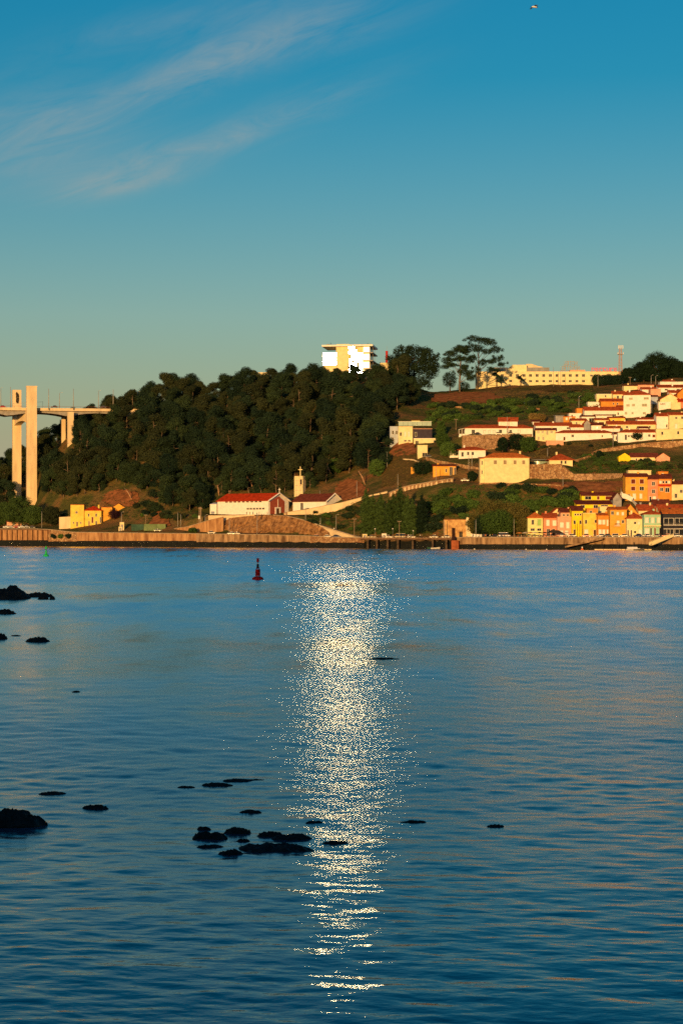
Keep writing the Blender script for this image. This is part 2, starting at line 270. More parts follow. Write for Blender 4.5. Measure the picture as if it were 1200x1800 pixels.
for i in range(64):
    lam = .20*(22**(i/63)); k = 2*math.pi/lam; th = R(78)+rw.gauss(0, .55); s = .0100*(.78 if lam < .35 else 1.14 if lam < 1.4 else .66 if lam < 2.6 else .42)
    kx, ky = k*math.cos(th), k*math.sin(th)
    need = np.maximum(sp*abs(math.sin(th)), (DD*1320/F/520)*abs(math.cos(th)))
    att = np.clip((lam/need-2.2)/2.5, 0, 1)
    ZZ += att*(s/k)*np.sin(kx*WX+ky*DD+rw.random()*6.28); lost += (1-att**2)*s*s/2; tot += s*s/2
ZZ *= patch*np.interp(DD, [20, 38, 60], [.60, .74, .96])
fine = .40+1.2*fbm(WX*.45+5, DD*.13, 3)+.7*(fbm(WX*.06, DD*.045+40, 3)-.5)
alpha = np.sqrt(2*.5*lost)*patch*1.55*fine+.003
wm = grid_mesh('river', WX, DD, ZZ, WATER)
at = wm.attributes.new('rough', 'FLOAT', 'POINT'); at.data.foreach_set('value', np.sqrt(np.clip(alpha, .0016, .16)).astype(np.float32).ravel())
river = tag(link('river', wm), kind='structure')
# surrounding water outside the finely rippled part
mb = MB(); e0 = (-60-600)/F; e1 = (1260-600)/F
for a, b in (((-1600, -3), (e0*20, 20)),):
    mb.poly([(-1600, -5, -.06), (1600, -5, -.06), (1600, 20, -.06), (-1600, 20, -.06)])
    mb.poly([(-1600, 20, -.06), (e0*20, 20, -.06), (e0*1300, 1300, -.06), (-1600, 1300, -.06)])
    mb.poly([(e1*20, 20, -.06), (1600, 20, -.06), (1600, 1300, -.06), (e1*1300, 1300, -.06)])
wo2 = mb.mesh('river_reach', WATER); at = wo2.attributes.new('rough', 'FLOAT', 'POINT'); at.data.foreach_set('value', [.24]*len(wo2.vertices))
tag(link('river_reach', wo2), kind='structure')
# ---------------------------------------------------------------- vegetation meshes
def leaf_cloud(clumps, n, size, rng, flat=1.0):
    """clumps: (cx,cy,cz,rx,ry,rz); leaf quads spread through the shell of each clump"""
    c = np.array(clumps); wgt = c[:, 3]*c[:, 4]+c[:, 3]*c[:, 5]; k = rng.choice(len(c), n, p=wgt/wgt.sum())
    d = rng.normal(size=(n, 3)); d /= np.linalg.norm(d, axis=1)[:, None]; r = rng.random(n)**.35*(1+.12*rng.normal(size=n))
    p = c[k, :3]+d*r[:, None]*c[k, 3:6]
    nrm = d*1.0+rng.normal(size=(n, 3))*.75; nrm[:, 2] += .25; nrm /= np.linalg.norm(nrm, axis=1)[:, None]
    t = np.cross(nrm, rng.normal(size=(n, 3))); t /= np.linalg.norm(t, axis=1)[:, None]; b = np.cross(nrm, t)
    s = size*(.55+.9*rng.random(n))[:, None]
    V = np.stack([p-t*s*.5, p+b*s*.38, p+t*s*.55, p-b*s*.34], 1).reshape(-1, 3)
    return V
def quads_mesh(name, V, mat):
    me = bpy.data.meshes.new(name); n = len(V)//4; me.vertices.add(len(V)); me.vertices.foreach_set('co', V.astype(np.float32).ravel())
    me.loops.add(4*n); me.loops.foreach_set('vertex_index', np.arange(4*n, dtype=np.int32)); me.polygons.add(n); me.polygons.foreach_set('loop_start', np.arange(0, 4*n, 4, dtype=np.int32))
    me.materials.append(mat); me.update(calc_edges=True); return me
def wobble(p0, p1, n, amp, rg):
    p0 = Vector(p0); p1 = Vector(p1); return [p0.lerp(p1, i/(n-1))+Vector((rg.gauss(0, amp), rg.gauss(0, amp), 0))*(0 if i == 0 else 1) for i in range(n)]
def forest_tree(seed, h=15, r=5.2, mat=0, trunk_frac=.42, n=3000, size=.55, bark=None, lean=.6):
    rg = random.Random(seed); rng = np.random.default_rng(seed); cl = []; tb = MB()
    top = Vector((rg.gauss(0, lean), rg.gauss(0, lean), h*.86)); tr = wobble((0, 0, -1.5), top, 6, .18, rg); tb.tube(tr, [.34*h/15*(1-.75*i/5) for i in range(6)], 6)
    m = rg.randint(8, 11)
    for i in range(m):
        t = i/(m-1); zz = h*(trunk_frac+.12+(1-trunk_frac-.17)*t); rad = r*(.42+.62*math.sin(math.pi*min(1, .28+t*.72)))*(.8+.4*rg.random())
        a = rg.random()*6.28+i*2.4; off = rad*.62; c = Vector((math.cos(a)*off, math.sin(a)*off, zz+rg.gauss(0, .4))); q = r*(.30+.22*rg.random())
        cl.append((c.x, c.y, c.z, q*1.15, q*1.15, q*.78)); b0 = tr[min(5, 2+int(t*3))]; tb.tube([b0, b0.lerp(c, .55)+Vector((0, 0, -.25)), c], [.13, .08, .03], 5)
    cl.append((top.x, top.y, h*.9, r*.42, r*.42, h*.1))
    return tb.mesh('trunk', bark or BARK, True), quads_mesh('crown', leaf_cloud(cl, n, size, rng), LEAFS[mat] if isinstance(mat, int) else mat)
def column_tree(seed, h, r, mat, n=3600, size=.4):
    rg = random.Random(seed); rng = np.random.default_rng(seed); cl = []; tb = MB(); tb.tube(wobble((0, 0, -1), (0, 0, h*.95), 6, .06, rg), [.28, .24, .18, .12, .07, .02], 6)
    for i in range(22):
        t = (i+.5)/22; rad = r*min(1, 1.35*math.sin(math.pi*(.12+.88*t)**.9)+.12); a = i*2.4
        cl.append((math.cos(a)*rad*.45, math.sin(a)*rad*.45, h*(.06+.92*t), rad*.62, rad*.62, h*.06))
        if i % 3 == 0: tb.tube([(0, 0, h*(.04+.8*t)), (math.cos(a)*rad*.5, math.sin(a)*rad*.5, h*(.1+.88*t))], [.08, .02], 4)
    return tb.mesh('trunk', BARKD, True), quads_mesh('crown', leaf_cloud(cl, n, size, rng), mat)
def pine_tree(seed, h, trunk_h, blobs, mat, n=5200, size=.42, tr_r=.55, bark=None, lean=0):
    """tall pine: bare trunk, limbs that carry separate cloud-like pads. blobs: (x,z,rx,rz) in metres from trunk foot"""
    rg = random.Random(seed); rng = np.random.default_rng(seed); tb = MB(); cl = []
    tr = wobble((0, 0, -1.5), (lean, 0, trunk_h), 6, .2, rg); tb.tube(tr, [tr_r*(1-.6*i/5) for i in range(6)], 8)
    for (x, z, rx, rz) in blobs:
        y = rg.uniform(-.5, .5)*rx; c = Vector((x, y, z)); cl.append((x, y, z, rx*1.12, rx, rz*1.15))
        for _ in range(5): cl.append((x+rg.gauss(0, rx*.75), y+rg.gauss(0, rx*.6), z+rg.gauss(0, rz*.6), rx*.42, rx*.42, rz*.55))
        f = max(.35, min(.97, (z-1.5)/max(trunk_h, 1)*.72)); b0 = tr[0].lerp(tr[-1], f); tb.tube([b0, b0.lerp(c, .5)+Vector((0, 0, .4)), c], [tr_r*.4, tr_r*.25, .06], 5)
    return tb.mesh('trunk', bark or BARK, True), quads_mesh('crown', leaf_cloud(cl, n, size, rng), mat)
def round_tree(seed, h, r, mat, n=5000, size=.45, trunk=.25, bark=None):
    rg = random.Random(seed); rng = np.random.default_rng(seed); tb = MB(); cl = []
    tr = wobble((0, 0, -1), (0, 0, h*.7), 5, .15, rg); tb.tube(tr, [.45, .38, .3, .2, .08], 7)
    for i in range(24):
        a = i*2.4; t = (i+.5)/24; zc = -1+2*t; rr = math.sqrt(max(0, 1-zc*zc*.85)); c = Vector((math.cos(a)*rr*r*.66, math.sin(a)*rr*r*.66, h*(trunk+(1-trunk)*(.5+.42*zc)))); q = r*(.26+.16*rg.random())
        cl.append((c.x, c.y, c.z, q*1.1, q*1.1, q*.85))
        if i % 2 == 0: tb.tube([tr[2], tr[2].lerp(c, .6)+Vector((0, 0, .4)), c], [.16, .09, .03], 5)
    return tb.mesh('trunk', bark or BARKD, True), quads_mesh('crown', leaf_cloud(cl, n, size, rng), mat)
def palm_tree(seed, h, fl):
    rg = random.Random(seed); tb = MB(); tb.tube(wobble((0, 0, -1), (0, 0, h), 6, .05, rg), [.45, .4, .36, .36, .4, .5], 8); cr = MB()
    for i in range(46):
        a = i*2.4; el = R(-35+115*((i*.618) % 1)); d = Vector((math.cos(a)*math.cos(el), math.sin(a)*math.cos(el), math.sin(el))); side = d.cross(Vector((0, 0, 1))).normalized()
        pts = [Vector((0, 0, h))+d*fl*t+Vector((0, 0, -1))*fl*.55*t*t for t in (0, .3, .6, .85, 1)]; ws = [.1, .42, .45, .3, .04]
        for j in range(4):
            for sgn in (-1, 1):
                cr.poly([pts[j], pts[j+1], pts[j+1]+side*sgn*ws[j+1]*fl*.25+Vector((0, 0, -ws[j+1]*fl*.12)), pts[j]+side*sgn*ws[j]*fl*.25+Vector((0, 0, -ws[j]*fl*.12))])
    return tb.mesh('trunk', BARKD, True), cr.mesh('crown', LEAFK)
def shrub_mesh(seed, r, h, mat, n=900, size=.34):
    rng = np.random.default_rng(seed); rg = random.Random(seed); cl = []; tb = MB()
    for i in range(9):
        a = i*2.4; q = math.sqrt((i+.3)/9)*r*.68; z = h*(.25+.4*rg.random()); cl.append((math.cos(a)*q, math.sin(a)*q, z, r*.42, r*.42, h*.33)); tb.tube([(0, 0, -.3), (math.cos(a)*q, math.sin(a)*q, z)], [.06, .02], 4)
    return tb.mesh('stem', BARKD), quads_mesh('foliage', leaf_cloud(cl, n, size, rng), mat)
def plant(name, meshes, loc, label, cat, group=None, rz=0, s=1.0, sz=None, parts=('trunk', 'crown')):
    t = thing(name, label, cat, loc, rz, group); t.scale = (s, s, sz or s)
    link(parts[0], meshes[0], t); link(parts[1], meshes[1], t); return t
def leaf_stuff(name, pts, size, mat, label, cat):
    """ground cover: leaf tufts over a patch of ground, pts = (x,y,z,r,h)"""
    rng = np.random.default_rng(len(pts)); cl = [(p[0], p[1], p[2]+p[4]*.4, p[3], p[3], p[4]*.6) for p in pts]
    return tag(link(name, quads_mesh(name, leaf_cloud(cl, len(pts)*24, size, rng), mat)), label, cat, kind='stuff')
# ---------------------------------------------------------------- buildings
def rect_wall(mb, x0, x1, z0, z1, holes, y=0.0, dep=.2):
    xs = sorted({x0, x1, *[a for h in holes for a in h[:2]]}); zs = sorted({z0, z1, *[a for h in holes for a in h[2:4]]})
    for i in range(len(xs)-1):
        for j in range(len(zs)-1):
            cx, cz = (xs[i]+xs[i+1])/2, (zs[j]+zs[j+1])/2
            if any(h[0] < cx < h[1] and h[2] < cz < h[3] for h in holes): continue
            mb.poly([(xs[i], y, zs[j]), (xs[i+1], y, zs[j]), (xs[i+1], y, zs[j+1]), (xs[i], y, zs[j+1])])
    for a, b, c, d in [h[:4] for h in holes]:
        mb.poly([(a, y, c), (b, y, c), (b, y+dep, c), (a, y+dep, c)]); mb.poly([(a, y, d), (a, y+dep, d), (b, y+dep, d), (b, y, d)])
        mb.poly([(a, y, c), (a, y+dep, c), (a, y+dep, d), (a, y, d)]); mb.poly([(b, y, c), (b, y, d), (b, y+dep, d), (b, y+dep, c)])
        mb.poly([(a, y+dep+.02, c), (b, y+dep+.02, c), (b, y+dep+.02, d), (a, y+dep+.02, d)])
KIND = {'d': (PANE, 'pane'), 'w': (SHUTW, 'shutter'), 'g': (SHUTG, 'shutter'), 'r': (SHUTR, 'shutter'), 'b': (SHUTB, 'shutter'), 'o': (WOOD, 'door_leaf'), 'n': (M('grey_brown_shutter', (.30, .22, .13), .8, .1), 'shutter')}
def opening(parent, a, b, c, d, kind, frame=None, y=0, side=None):
    """window or door: surround proud of the wall, leaf set back; side=W puts it on the right-hand wall"""
    fm = frame or FRAME; t = .13; mb = MB(); nm = 'door' if kind == 'o' else 'window'
    for q in ((a-t, b+t, d, d+t), (a-t, b+t, c-t, c), (a-t, a, c, d), (b, b+t, c, d)): mb.box(q[0], q[1], y-.06, y+.03, q[2], q[3])
    if b-a > 1.0 and kind == 'd': mb.box((a+b)/2-.05, (a+b)/2+.05, y+.02, y+.12, c, d)
    wnd = mb.build(nm, fm, parent); mat, leaf = KIND[kind]; MB().box(a, b, y+.1, y+.18, c, d).build(leaf, mat, wnd)
    if side is not None: wnd.location = (side, 0, 0); wnd.rotation_euler = (0, 0, R(90))
    return wnd
def roof_part(root, kind, W, dp, H, rh, mat, ov=.45):
    mb = MB(); x0, x1, y0, y1 = -W/2-ov, W/2+ov, -ov, dp+ov; th = .22
    if kind == 'hip':
        ins = min((x1-x0), (y1-y0))*.5; 
        if W >= dp: r0, r1 = (x0+ins, dp/2), (x1-ins, dp/2)
        else: r0, r1 = (0, y0+ins), (0, y1-ins)
        z = H+.02; b = [(x0, y0, z), (x1, y0, z), (x1, y1, z), (x0, y1, z)]; bb = [(p[0], p[1], z-th) for p in b]; A = (r0[0], r0[1], H+rh); B = (r1[0]+.01, r1[1]+.01, H+rh)
        vs = bb+b+[A, B]
        if W >= dp: fs = [(4, 5, 9, 8), (6, 7, 8, 9), (5, 6, 9), (7, 4, 8)]
        else: fs = [(4, 5, 8), (5, 6, 9, 8), (6, 7, 9), (7, 4, 8, 9)]
        mb.add(vs, fs+[(0, 1, 5, 4), (1, 2, 6, 5), (2, 3, 7, 6), (3, 0, 4, 7), (3, 2, 1, 0)])
    elif kind == 'gable':      # ridge parallel to the front
        k = rh/(dp/2)
        o = [(x0, y0, H-ov*k), (x0, dp/2, H+rh), (x0, y1, H-ov*k), (x0, y1, H-ov*k+th), (x0, dp/2, H+rh+th), (x0, y0, H-ov*k+th)]; mb.prism(o, (x1-x0, 0, 0))
    elif kind == 'front':      # gable towards the front
        k = rh/(W/2)
        o = [(x0, y0, H-ov*k), (0, y0, H+rh), (x1, y0, H-ov*k), (x1, y0, H-ov*k+th), (0, y0, H+rh+th), (x0, y0, H-ov*k+th)]; mb.prism(o, (0, y1-y0, 0))
    elif kind == 'shed':
        k = rh/dp
        o = [(x0, y0, H-ov*k), (x0, y1, H+rh+ov*k), (x0, y1, H+rh+ov*k+th), (x0, y0, H-ov*k+th)]; mb.prism(o, (x1-x0, 0, 0))
    else:
        mb.box(-W/2-.12, W/2+.12, -.12, dp+.12, H+.0, H+.25)
    return mb.build('roof', mat, root)
CHR = random.Random(12)
def house(name, label, x0, x1, ye, yb, roof, rh, wall=WHITE, rmat=TERRA, D=None, dp=9, yaw=0, wins=(), swins=(), chim=(), ext=5, cat='house', group=None, trim=None, ov=.45, dD=0):
    """x0,x1: ends of the front wall, ye: eaves row, yb: foot row, rh: roof rise in rows; wins: (x0,x1,y0,y1,kind)"""
    xc = (x0+x1)/2; D = (D or gD(xc, yb))+dD; s = D/F; cy = math.cos(R(yaw)); W = (x1-x0)*s/cy; H = (yb-ye)*s; rh = rh*s
    root = thing(name, label, cat, P(xc, yb, D), R(yaw), group)
    hol = []
    for q in wins:
        a, b = (q[0]-xc)*s/cy, (q[1]-xc)*s/cy; c, d = (yb-q[3])*s, (yb-q[2])*s
        hol.append((max(a, -W/2+.16), min(b, W/2-.16), c, min(d, H-.16), q[4]))
    mb = MB(); rect_wall(mb, -W/2, W/2, -ext, H, hol)
    top = H
    mb.poly([(-W/2, 0, -ext), (-W/2, dp, -ext), (-W/2, dp, H), (-W/2, 0, H)][::-1]); mb.poly([(W/2, 0, -ext), (W/2, dp, -ext), (W/2, dp, H), (W/2, 0, H)]); mb.poly([(-W/2, dp, -ext), (W/2, dp, -ext), (W/2, dp, H), (-W/2, dp, H)][::-1])
    if roof == 'gable':
        for sx in (-W/2, W/2): mb.poly([(sx, 0, H), (sx, dp, H), (sx, dp/2, H+rh)])
    elif roof == 'front':
        for sy in (0, dp): mb.poly([(-W/2, sy, H), (W/2, sy, H), (0, sy, H+rh)])
    elif roof == 'shed':
        for sx in (-W/2, W/2): mb.poly([(sx, 0, H), (sx, dp, H), (sx, dp, H+rh)])
        mb.poly([(-W/2, dp, H), (W/2, dp, H), (W/2, dp, H+rh), (-W/2, dp, H+rh)])
    mb.build('wall', wall, root)
    rf = roof_part(root, roof, W, dp, H, rh, rmat, ov)
    for h in hol: opening(root, h[0], h[1], h[2], h[3], h[4], trim)
    for q in swins:     # windows on the right-hand side wall: distance from front corner, width, height band in metres
        opening(root, q[0], q[0]+q[1], q[2], q[3], q[4], trim, side=W/2)
    if not chim and roof in ('gable', 'hip') and W > 5 and cat == 'house' and rh > .8: chim = ((x0+(x1-x0)*CHR.choice((.22, .35, .62, .8)), .3+CHR.random()*.5),)
    for cx, ch in chim:
        lx = (cx-xc)*s/cy; c = MB(); c.box(lx-.4, lx+.4, dp*.45-.4, dp*.45+.4, H*.8, H+rh+ch); c.box(lx-.5, lx+.5, dp*.45-.5, dp*.45+.5, H+rh+ch, H+rh+ch+.15); c.build('chimney', wall, rf)
    return root
def wall_strip(name, label, pts, hgt, mat, th=.5, cap=None, cat='wall', down=3, ribs=0, ribmat=None):
    """free-standing or retaining wall along ground points pts=(x,y_top,D); hgt: height below the top in rows"""
    root = thing(name, label, cat, P(*pts[0])); o = root.location; mb = MB(); cp = MB()
    for (a, b) in zip(pts[:-1], pts[1:]):
        A = P(*a)-o; B = P(*b)-o; ha = hgt*a[2]/F+down; hb = hgt*b[2]/F+down; n = Vector((B.y-A.y, -(B.x-A.x), 0)).normalized()*th
        if n.y > 0: n = -n
        mb.add([A-Vector((0, 0, ha)), B-Vector((0, 0, hb)), B, A]+[q-n for q in (A-Vector((0, 0, ha)), B-Vector((0, 0, hb)), B, A)], [(0, 1, 2, 3), (7, 6, 5, 4), (3, 2, 6, 7), (0, 3, 7, 4), (1, 5, 6, 2)])
        if cap:
            u = Vector((0, 0, .25)); e = n*.3; cp.add([A+e, B+e, B-n-e, A-n-e, A+e+u, B+e+u, B-n-e+u, A-n-e+u], [(0, 3, 2, 1), (4, 5, 6, 7), (0, 1, 5, 4), (2, 3, 7, 6), (1, 2, 6, 5), (3, 0, 4, 7)])
        if ribs:
            m = max(1, int((B-A).length/ribs))
            for i in range(m):
                c = A.lerp(B, (i+.5)/m); hh = ha+(hb-ha)*(i+.5)/m; d = (B-A).normalized()*.35; rb = MB(); f = n*.7
                rb.add([c-d+Vector((0,0,-hh)), c+d+Vector((0,0,-hh)), c+d+f+Vector((0,0,-hh)), c-d+f+Vector((0,0,-hh)), c-d+Vector((0,0,-.3)), c+d+Vector((0,0,-.3)), c+d+f*.6+Vector((0,0,-.5)), c-d+f*.6+Vector((0,0,-.5))], [(4, 5, 6, 7), (0, 1, 5, 4), (1, 2, 6, 5), (2, 3, 7, 6), (3, 0, 4, 7)]); rb.build('buttress', ribmat or mat, root)
    mb.build('masonry', mat, root)
    if cap: cp.build('coping', cap, root)
    return root
def pole(x, yt, yb, label, D=None, arm=0, globe=False, name='lamp_post', mat=METAL, r=.11, group=None, cat=None, cross=False):
    D = D or gD(x, yb); h = (yb-yt)*D/F; t = thing(name, label, cat or ('lamp post' if (arm or globe) else 'pole'), P(x, yb, D), 0, group)
    MB().tube([(0, 0, -1.2), (0, 0, h*.5), (0, 0, h)], [r*1.25, r, r*.75], 6).build('shaft', mat, t, True)
    if arm: MB().tube([(0, 0, h-.1), (arm*.5, 0, h+.35), (arm, 0, h+.4)], .06, 5).build('arm', mat, t); MB().box(min(arm*.75, arm*1.35), max(arm*.75, arm*1.35), -.16, .16, h+.32, h+.48).build('lantern', mat, t)
    if globe: MB().lathe([(.02, -.3), (.24, -.22), (.33, 0), (.24, .22), (.02, .3)], 8, (0, 0, h+.25)).build('globe', SHUTW, t, True)
    if cross: MB().box(-.9, .9, -.08, .08, h-.6, h-.42).build('crossarm', WOODP, t); MB().tube([(-.8, 0, h-.4), (-.8, 0, h-.1)], .06, 5).build('insulator', SHUTW, t); MB().tube([(.8, 0, h-.4), (.8, 0, h-.1)], .06, 5).build('insulator', SHUTW, t)
    return t
# ---------------------------------------------------------------- vehicles and people
def paint(name, c): return M('paint_'+name, c, .3, .03, .5, spec=.5)
PAINTS = {'white': paint('white', (.75, .74, .72)), 'silver': paint('silver', (.42, .42, .42)), 'black': paint('black', (.015, .015, .018)), 'red': paint('red', (.45, .02, .015)), 'blue': paint('blue', (.02, .04, .13)), 'green': paint('green', (.03, .10, .06)), 'grey': paint('grey', (.12, .12, .125)), 'cream': paint('cream', (.62, .52, .34))}
TYRE = M('tyre_rubber', (.012, .012, .012), .9, .1); HUB = M('wheel_rim', (.45, .44, .42), .4, .05, metal=.6); LAMP = M('headlight_lens', (.75, .74, .7), .2, .03); TAIL = M('taillight_lens', (.4, .02, .01), .3, .05)
def car_meshes(kind):
    Lc, Wc, Hc = (4.3, 1.75, 1.48) if kind == 'car' else (5.2, 1.95, 2.25)
    b = MB(); p = [(-.5, .34), (-.49, .62), (-.46, .72), (-.25, .80), (.38, .82), (.49, .74), (.5, .36)] if kind == 'car' else [(-.5, .3), (-.49, .6), (-.40, .66), (.5, .68), (.5, .3)]
    zs = 1.0 if kind == 'car' else 1.6
    b.prism([(q[0]*Lc, -Wc/2, q[1]*zs) for q in p], (0, Wc, 0))
    g = MB(); c = [(-.27, .80), (-.12, 1.40), (.20, 1.43), (.38, .82)] if kind == 'car' else [(-.40, .66*1.6), (-.30, 2.12), (.49, 2.2), (.5, .68*1.6)]
    lo = [(q[0]*Lc, q[1]) for q in c]; n = 4
    V = [(lo[0][0], -Wc/2+.05, lo[0][1]), (lo[1][0], -Wc/2+.22, lo[1][1]), (lo[2][0], -Wc/2+.22, lo[2][1]), (lo[3][0], -Wc/2+.05, lo[3][1])]
    V += [(x, -y, z) for x, y, z in V]; g.add(V, [(0, 3, 2, 1), (4, 5, 6, 7), (0, 1, 5, 4), (2, 3, 7, 6)])
    r = MB(); r.box(lo[1][0]-.05, lo[2][0]+.05, -Wc/2+.2, Wc/2-.2, lo[1][1]-.02, lo[2][1]+.05)
    wl = MB(); wl.tube([(0, -.11, 0), (0, .11, 0)], .33, 12); hb = MB(); hb.tube([(0, -.125, 0), (0, .125, 0)], .2, 8)
    return dict(body=b.mesh('body'), glass=g.mesh('windows', PANE), roof=r.mesh('roof'), tyre=wl.mesh('wheel', TYRE), rim=hb.mesh('rim', HUB), L=Lc, W=Wc)
CARM = {k: car_meshes(k) for k in ('car', 'van')}
HL = MB().box(-.04, .04, -.2, .2, -.08, .08).mesh('headlight', LAMP)
def car(x, y, colr, label, kind='car', rz=0, D=None, dz=0, group='vehicles on the far bank'):
    D = D or gD(x, y); c = CARM[kind]; t = thing('parked_car' if kind == 'car' else 'parked_van', label, kind, P(x, y, D)+Vector((0, 0, dz)), R(rz), group)
    for k, nm in (('body', 'body'), ('roof', 'roof')):
        key = (k, kind, colr)
        if key not in MATS: me = c[k].copy(); me.materials.append(PAINTS[colr]); MATS[key] = me
        link(nm, MATS[key], t)
    link('windows', c['glass'], t)
    for sx in (-.31, .31):
        for sy in (-1, 1):
            wv = link('wheel', c['tyre'], t, (sx*c['L'], sy*(c['W']/2-.1), .33)); link('rim', c['rim'], wv)
    for sy in (-1, 1): link('headlight', HL, t, (-c['L']*.497, sy*c['W']*.34, .66 if kind == 'car' else .85))
    return t
def person_mesh(pose):
    bm = {'stand': [((0,0,.95),.15), ((0,0,1.2),.155), ((0,0,1.42),.14), ((0,0,1.53),.06), ((0,0,1.68),.1), ((.1,0,.9),.1), ((.12,.02,.48),.07), ((.12,0,.06),.055), ((.13,-.14,.04),.045), ((-.1,0,.9),.1), ((-.12,-.03,.48),.07), ((-.12,.03,.06),.055), ((-.13,-.11,.04),.045), ((.21,0,1.4),.065), ((.27,.02,1.12),.05), ((.26,-.08,.86),.04), ((-.21,0,1.4),.065), ((-.27,.02,1.12),.05), ((-.25,-.1,.88),.04)],
          'walk': [((0,0,.95),.15), ((0,0,1.2),.155), ((0,0,1.42),.14), ((0,-.02,1.53),.06), ((0,-.03,1.68),.1), ((.1,0,.9),.1), ((.12,-.2,.5),.07), ((.12,-.3,.08),.055), ((.12,-.44,.06),.045), ((-.1,0,.9),.1), ((-.12,.12,.5),.07), ((-.12,.36,.12),.055), ((-.12,.28,.04),.045), ((.21,0,1.4),.065), ((.26,.15,1.14),.05), ((.25,.12,.9),.04), ((-.21,0,1.4),.065), ((-.26,-.14,1.14),.05), ((-.25,-.28,.94),.04)],
          'sit': [((0,0,.5),.16), ((0,.03,.75),.155), ((0,.04,.98),.14), ((0,.03,1.09),.06), ((0,.01,1.24),.1), ((.1,0,.48),.1), ((.13,-.42,.5),.08), ((.13,-.42,.08),.055), ((.13,-.56,.05),.045), ((-.1,0,.48),.1), ((-.13,-.42,.5),.08), ((-.13,-.4,.08),.055), ((-.13,-.54,.05),.045), ((.21,.03,.96),.065), ((.27,-.05,.72),.05), ((.2,-.28,.68),.04), ((-.21,.03,.96),.065), ((-.27,-.05,.72),.05), ((-.2,-.28,.68),.04)]}[pose]
    ed = [(0,1),(1,2),(2,3),(3,4),(0,5),(5,6),(6,7),(7,8),(0,9),(9,10),(10,11),(11,12),(2,13),(13,14),(14,15),(2,16),(16,17),(17,18)]
    me = bpy.data.meshes.new('sk'); me.from_pydata([p for p, r in bm], ed, []); o = bpy.data.objects.new('sk', me); col.objects.link(o)
    o.modifiers.new('s', 'SKIN'); sv = me.skin_vertices[0].data
    for i, (p, r) in enumerate(bm): sv[i].radius = (r, r); sv[i].use_root = (i == 0)
    o.modifiers.new('u', 'SUBSURF').levels = 1
    dg = bpy.context.evaluated_depsgraph_get(); out = bpy.data.meshes.new_from_object(o.evaluated_get(dg)); bpy.data.objects.remove(o); bpy.data.meshes.remove(me); return out
CLOTH = {k: M('clothing_'+k, c, .9, .1, 3) for k, c in dict(white=(.7, .68, .64), red=(.42, .03, .02), dark=(.02, .02, .025), blue=(.04, .08, .2), tan=(.42, .28, .16), grey=(.18, .18, .18), orange=(.6, .2, .04)).items()}
SKIN = M('skin', (.48, .27, .17), .7, .05); HAIR = M('dark_hair', (.03, .02, .015), .8, .1); TROUS = M('dark_trousers', (.03, .032, .045), .9, .1)
PM = {}
def person(x, y, pose, colr, label, D=None, rz=0, dz=0, group='people on the far bank'):
    D = D or gD(x, y); key = (pose, colr)
    if key not in PM:
        base = PM.get(pose) or PM.setdefault(pose, person_mesh(pose)); me = base.copy(); me.name = 'person'
        for m in (CLOTH[colr], TROUS, SKIN): me.materials.append(m)
        hip = .95 if pose != 'sit' else .58; neck = 1.52 if pose != 'sit' else 1.08
        for p in me.polygons:
            z = p.center.z; p.material_index = 2 if z > neck else (1 if (z < hip and abs(p.center.x) < .2) else (2 if abs(p.center.x) > .22 and z < hip+.2 else 0)); p.use_smooth = True
        PM[key] = me
        PM[('hair', pose)] = PM.get(('hair', pose)) or MB().lathe([(.02, .0), (.115, .01), (.12, .07), (.07, .13), (.01, .145)], 8, (0, .015 if pose == 'stand' else 0, (1.68 if pose != 'sit' else 1.24))).mesh('hair', HAIR, True)
    o = link('person', PM[key], None, P(x, y, D)+Vector((0, 0, dz)), R(rz)); link('hair', PM[('hair', pose)], o)
    return tag(o, label, 'person', group)
def text_mesh(txt, mat, size=1, ext=.08):
    cu = bpy.data.curves.new('t', 'FONT'); cu.body = txt; cu.size = size; cu.extrude = ext; cu.align_x = 'LEFT'; o = bpy.data.objects.new('t', cu); col.objects.link(o)
    dg = bpy.context.evaluated_depsgraph_get(); me = bpy.data.meshes.new_from_object(o.evaluated_get(dg)); bpy.data.objects.remove(o); bpy.data.curves.remove(cu)
    me.materials.clear(); me.materials.append(mat); v = np.zeros(len(me.vertices)*3, np.float32); me.vertices.foreach_get('co', v); v = v.reshape(-1, 3); v[:, 0] -= v[:, 0].min(); return me, float(v[:, 0].max()), float(v[:, 1].max())
# ---------------------------------------------------------------- earth patches on the slopes
def patch(name, poly, mat, off=.3):
    poly = np.array(poly, float); x0, y0 = poly.min(0); x1, y1 = poly.max(0); xs = np.linspace(x0, x1, 26); ys = np.linspace(y1, y0, 18); mb = MB(); idx = {}
    def inside(x, y):
        c = False; j = len(poly)-1
        for i in range(len(poly)):
            xi, yi = poly[i]; xj, yj = poly[j]
            if (yi > y) != (yj > y) and x < (xj-xi)*(y-yi)/(yj-yi+1e-9)+xi: c = not c
            j = i
        return c
    def vid(i, j):
        if (i, j) not in idx:
            x = xs[i]; y = ys[j]; D = gD(x, y); X = (x-600)/F*D; z = gz(X, D); idx[(i, j)] = len(mb.v)
            mb.v.append((X, D, z+off+.9*max(0, float(fbm(X*.35, D*.35))-.35)))
        return idx[(i, j)]
    for i in range(25):
        for j in range(17):
            cx, cy = (xs[i]+xs[i+1])/2, (ys[j]+ys[j+1])/2
            if inside(cx+4*(float(vn(cx*.4, cy*.4))-.5), cy+3*(float(vn(cx*.4+50, cy*.4))-.5)): mb.f.append((vid(i, j), vid(i+1, j), vid(i+1, j+1), vid(i, j+1)))
    return tag(mb.build(name, mat, None, True), kind='structure')
GRASSY = M('dry_grass', (.14, .085, .03), .95, .3, .5, c2=(.07, .06, .02), bump=.15, bscale=2)
